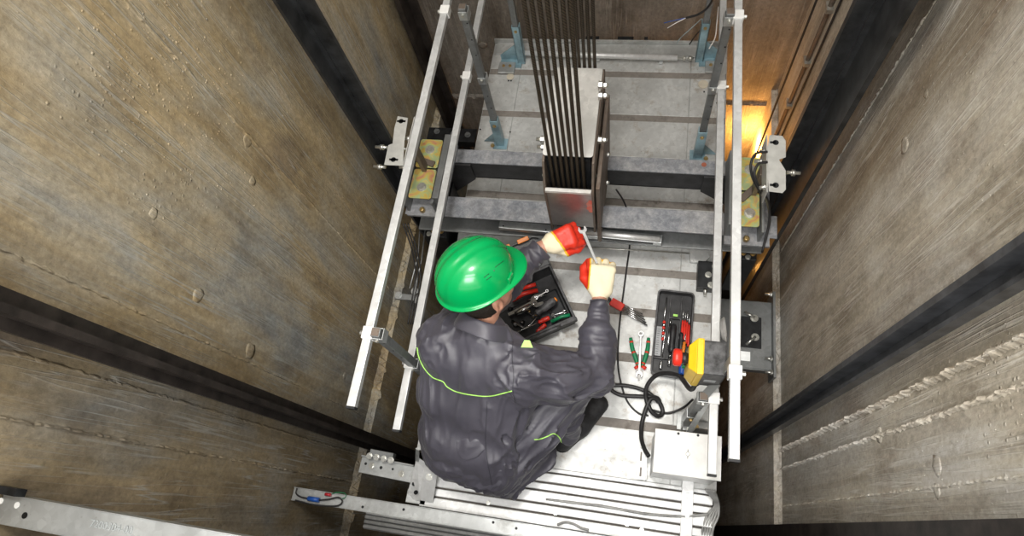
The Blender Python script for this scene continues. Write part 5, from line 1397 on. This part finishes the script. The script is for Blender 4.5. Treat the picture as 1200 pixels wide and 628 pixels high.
# heavy cable from the station to the junction box
g = Vector((x0 + .015, y0 + .02, zb0 - .05))
def Z4(x, y): return (700 + x/2.856, 400 + y/2.856)
pts = [g, g + Vector((-.01, -.005, -.10))] + [at(*Z4(x, y), z) for x, y, z in ((275, 118, .22), (235, 107, .16), (195, 115, .12), (166, 150, .08), (163, 190, .05), (180, 232, .035), (204, 250, .02), (219, 235, .014), (205, 200, .03), (180, 192, .045), (163, 225, .04), (150, 270, .03), (147, 320, .05), (158, 360, .08), (172, 384, .10))]
wire('cable', pts, .010, M['cable'], 'thick black cable looping from the control box down to the white junction box')
pts = [at(*Z4(x, y), z) for x, y, z in ((212, 210, .012), (197, 188, .034), (140, 184, .02), (80, 180, .012), (48, 163, .011), (55, 148, .012), (110, 150, .012), (165, 168, .012), (194, 192, .012), (205, 205, .012))]
wire('cable', pts, .0095, M['cable'], 'flat coil of thick black cable on the roof beside the shoe')
pts = [at(u, v, z) for u, v, z in ((722, 222, .2), (731, 236, .12), (737, 255, .03), (738, 285, .006), (735, 310, .006), (731, 340, .006), (726, 380, .006), (724, 420, .006), (727, 446, .006), (735, 470, .006), (748, 484, .006), (760, 487, .006))]
wire('cable', pts, .0045, M['cable'], 'long thin black cable running along the roof from the crosshead')
wire('cable', [at(u, v, z) for u, v, z in ((762, 480, .008), (782, 484, .01), (800, 478, .03), (812, 468, .08))], .0055, M['cable'], 'thin black cable running from the coil towards the right rail post')
# ------------------------------------------------------------------ white junction box at the front right
ZJb = .30
a, b, c, d = at(768, 503, ZJb), at(846, 510, ZJb), at(845, 564, ZJb), at(765, 553, ZJb)
x0, x1 = (a.x + d.x)/2, (b.x + c.x)/2; y1, y0 = (a.y + b.y)/2, (c.y + d.y)/2
jb_ = thing('junction_box', 'white sheet metal junction box with lock slot at the front right corner', 'junction box', ((x0+x1)/2, (y0+y1)/2, .03))
mb = MB(); mb.box((x0 + .004, y0 + .004, .004), (x1 - .004, y1 - .004, ZJb - .012)); mb.build('box_body', M['alu'], jb_, bevel=.002)
mb = MB(); mb.box((x0, y0, ZJb - .014), (x1, y1, ZJb), None, .002); mb.build('lid', M['white'], jb_, 'white lid')
for (u, v) in ((795, 508), (818, 510)):
    q = at(u, v, ZJb + .0003); mb = MB(); mb.lathe([(.0055, 0), (.0055, .0006)], q, (0, 0, 1), 14); mb.build('hole', M['black'], jb_)
q = at(806, 532, ZJb); mb = MB(); mb.lathe([(.008, 0), (.008, .003), (.006, .004)], q, (0, 0, 1), 16); lk = mb.build('lock', M['bolt'], jb_)
mb = MB(); mb.box((q.x - .001, q.y - .018, q.z), (q.x + .001, q.y + .018, q.z + .001)); mb.build('lock_slot', M['black'], lk)
# slotted angle left of the box
t = thing('slotted_angle', 'small bright slotted angle standing left of the white junction box', 'bracket', tuple(at(755, 560, 0)))
a, b = at(751, 562, .02), at(752, 526, .02)
mb = MB(); mb.bar(a, b, .036, .004); mb.bar(a + Vector((.02, 0, .02)), b + Vector((.02, 0, .02)), .004, .05); mb.build('angle', M['aluw'], t)
for f in (.25, .75):
    q = a.lerp(b, f); mb = MB(); mb.bar(q + Vector((-.002, -.02, .0025)), q + Vector((-.002, .02, .0025)), .009, .0012); mb.build('slot', M['strip'], t)
# second strut bracket under the control station
t = thing('support_bracket', 'galvanised angle frame behind the white junction box under the right handrail', 'bracket', tuple(at(808, 500, 0)))
mb = MB(); mb.bar(at(795, 522, .02), at(800, 497, .20), .03, .004, (1, 0, 0)); mb.bar(at(800, 519, .1), at(840, 452, .55), .022, .022, bev=.001); mb.build('angle_frame', M['zinc'], t)
mb = MB(); mb.prism([(0, 0), (.10, 0), (0, .12)], -.002, .002, M4((1, 0, 0), (0, 0, 1), at(812, 506, .02))); mb.build('gusset', M['postgrey'], t)
for (u, v) in ((808, 503), (829, 466)):
    q = at(u, v, .2 if u < 820 else .47); mb = MB(); mb.hexbolt(q, (0, -.3, 1), .009, .008); mb.build('bolt', M['bolt'], t)
# ------------------------------------------------------------------ sling uprights and safety gear at the car sides
for L in (True, False):
    lab = 'left' if L else 'right'
    xa, xb = (-1.10, -.965) if L else (.475, .60)
    t = thing('sling_upright', 'black steel car frame upright going down the shaft under the %s crosshead end' % lab, 'car frame', ((xa+xb)/2, 1.5, ZB - .2))
    mb = MB(); mb.box((xa, FB1 + .012, -2.3), (xb, RB0 - .012, ZB - .19)); mb.build('upright', M['black'], t)
    mb = MB(); mb.box((xa + .01, FB1 - .10, -.35), (xb - .01, FB1 + .01, .08)); mb.build('safety_block', M['black'], t, bevel=.004)
    for k in range(4):
        mb = MB(); mb.hexbolt((xa + .03 + .022*k, FB1 - .085 + .02*(k % 2), .08), (0, 0, 1), .010, .009); mb.build('bolt', M['brass' if k % 2 else 'bolt'], t)
t = thing('roof_edge_clamp', 'dark clamp with chrome bolts on the right roof edge below the crosshead', 'clamp', tuple(at(826, 318, 0)))
a = at(818, 306, .05); b = at(844, 340, .05)
mb = MB(); mb.box((a.x, b.y, .001), (b.x, a.y, .06), None, .004); mb.build('clamp_body', M['black'], t)
for (u, v) in ((830, 322), (838, 312), (833, 334)):
    mb = MB(); mb.hexbolt(at(u, v, .062), (0, 0, 1), .012, .012); mb.build('bolt', M['bolt'], t)
mb = MB(); mb.cyl(at(827, 331, .03), at(826, 346, .03), .008); mb.build('stud', M['bolt'], t)
for k in range(4):
    c = at(846 + k*1.2, 386, -.02 + k*.01); mb = MB(); mb.torus(c, (1, .1, .25), .045 + .004*k, .0035, 24, 6); tag(mb.build('cable', M['wirewhite']), 'loop of thin white wire hanging beyond the right roof edge', 'cable', 'coiled white wires by the right rail')
# lever bracket on the left wall side below the handrail
t = thing('cable_bracket', 'thin zinc cable bracket on a grey arm beside the left handrail', 'bracket', tuple(at(480, 345, -.25)))
mb = MB(); zq = -.25
P = [at(u, v, zq) for u, v in ((492, 268), (490, 300), (480, 338))]
mb.tube(P, .004, 6); P = [at(u, v, zq) for u, v in ((498, 270), (494, 305), (486, 340))]; mb.tube(P, .004, 6); mb.build('wire_frame', M['zinc'], t)
mb = MB(); mb.box((at(463, 345, zq).x, at(463, 350, zq).y, zq - .02), (at(492, 345, zq).x, at(463, 343, zq).y, zq + .0)); mb.build('arm', M['postgrey'], t, bevel=.003)
for (u, v) in ((467, 346), (486, 341), (490, 352)):
    mb = MB(); mb.hexbolt(at(u, v, zq + .002), (0, 0, 1), .016, .014); mb.build('bolt', M['zinc'], t)
# ------------------------------------------------------------------ light
w = bpy.data.worlds.new('world'); bpy.context.scene.world = w; w.use_nodes = True
w.node_tree.nodes['Background'].inputs[0].default_value = (1.0, .97, .92, 1); w.node_tree.nodes['Background'].inputs[1].default_value = 1.75
def area(name, loc, tgt, sx, sy, power, col):
    l = bpy.data.lights.new(name, 'AREA'); l.shape = 'RECTANGLE'; l.size = sx; l.size_y = sy; l.energy = power; l.color = col
    o = bpy.data.objects.new(name, l); C.objects.link(o); o.location = loc
    o.rotation_euler = (Vector(tgt) - Vector(loc)).to_track_quat('-Z', 'Y').to_euler(); return o
area('doorway_daylight', (-.2, -.9, 3.7), (-.25, .35, 0), 1.4, 1.5, 24, (1, .985, .96)).data.spread = math.radians(75)
area('overhead_fill', (-.35, .9, 4.5), (-.25, 1.1, 0), .5, .5, 70, (1, .96, .9))  # area light added above the camera for brightness from overhead, no known lamp
for loc, e in ((tuple(aty(879, 172, 2.67)), 20), ((.66, 1.75, -1.0), 11)):
    print('LAMP', loc)
    l = bpy.data.lights.new('pit_lamp', 'POINT'); l.energy = e; l.color = (1.0, .45, .10); l.shadow_soft_size = .05
    o = bpy.data.objects.new('pit_lamp', l); C.objects.link(o); o.location = loc
vs = bpy.context.scene.view_settings
bpy.context.scene.display_settings.display_device = 'sRGB'
vs.view_transform = 'Standard'; vs.look = 'None'; vs.gamma = 1; vs.exposure = 0.1
vs.use_curve_mapping = False
bpy.context.scene.cycles.max_bounces = 8
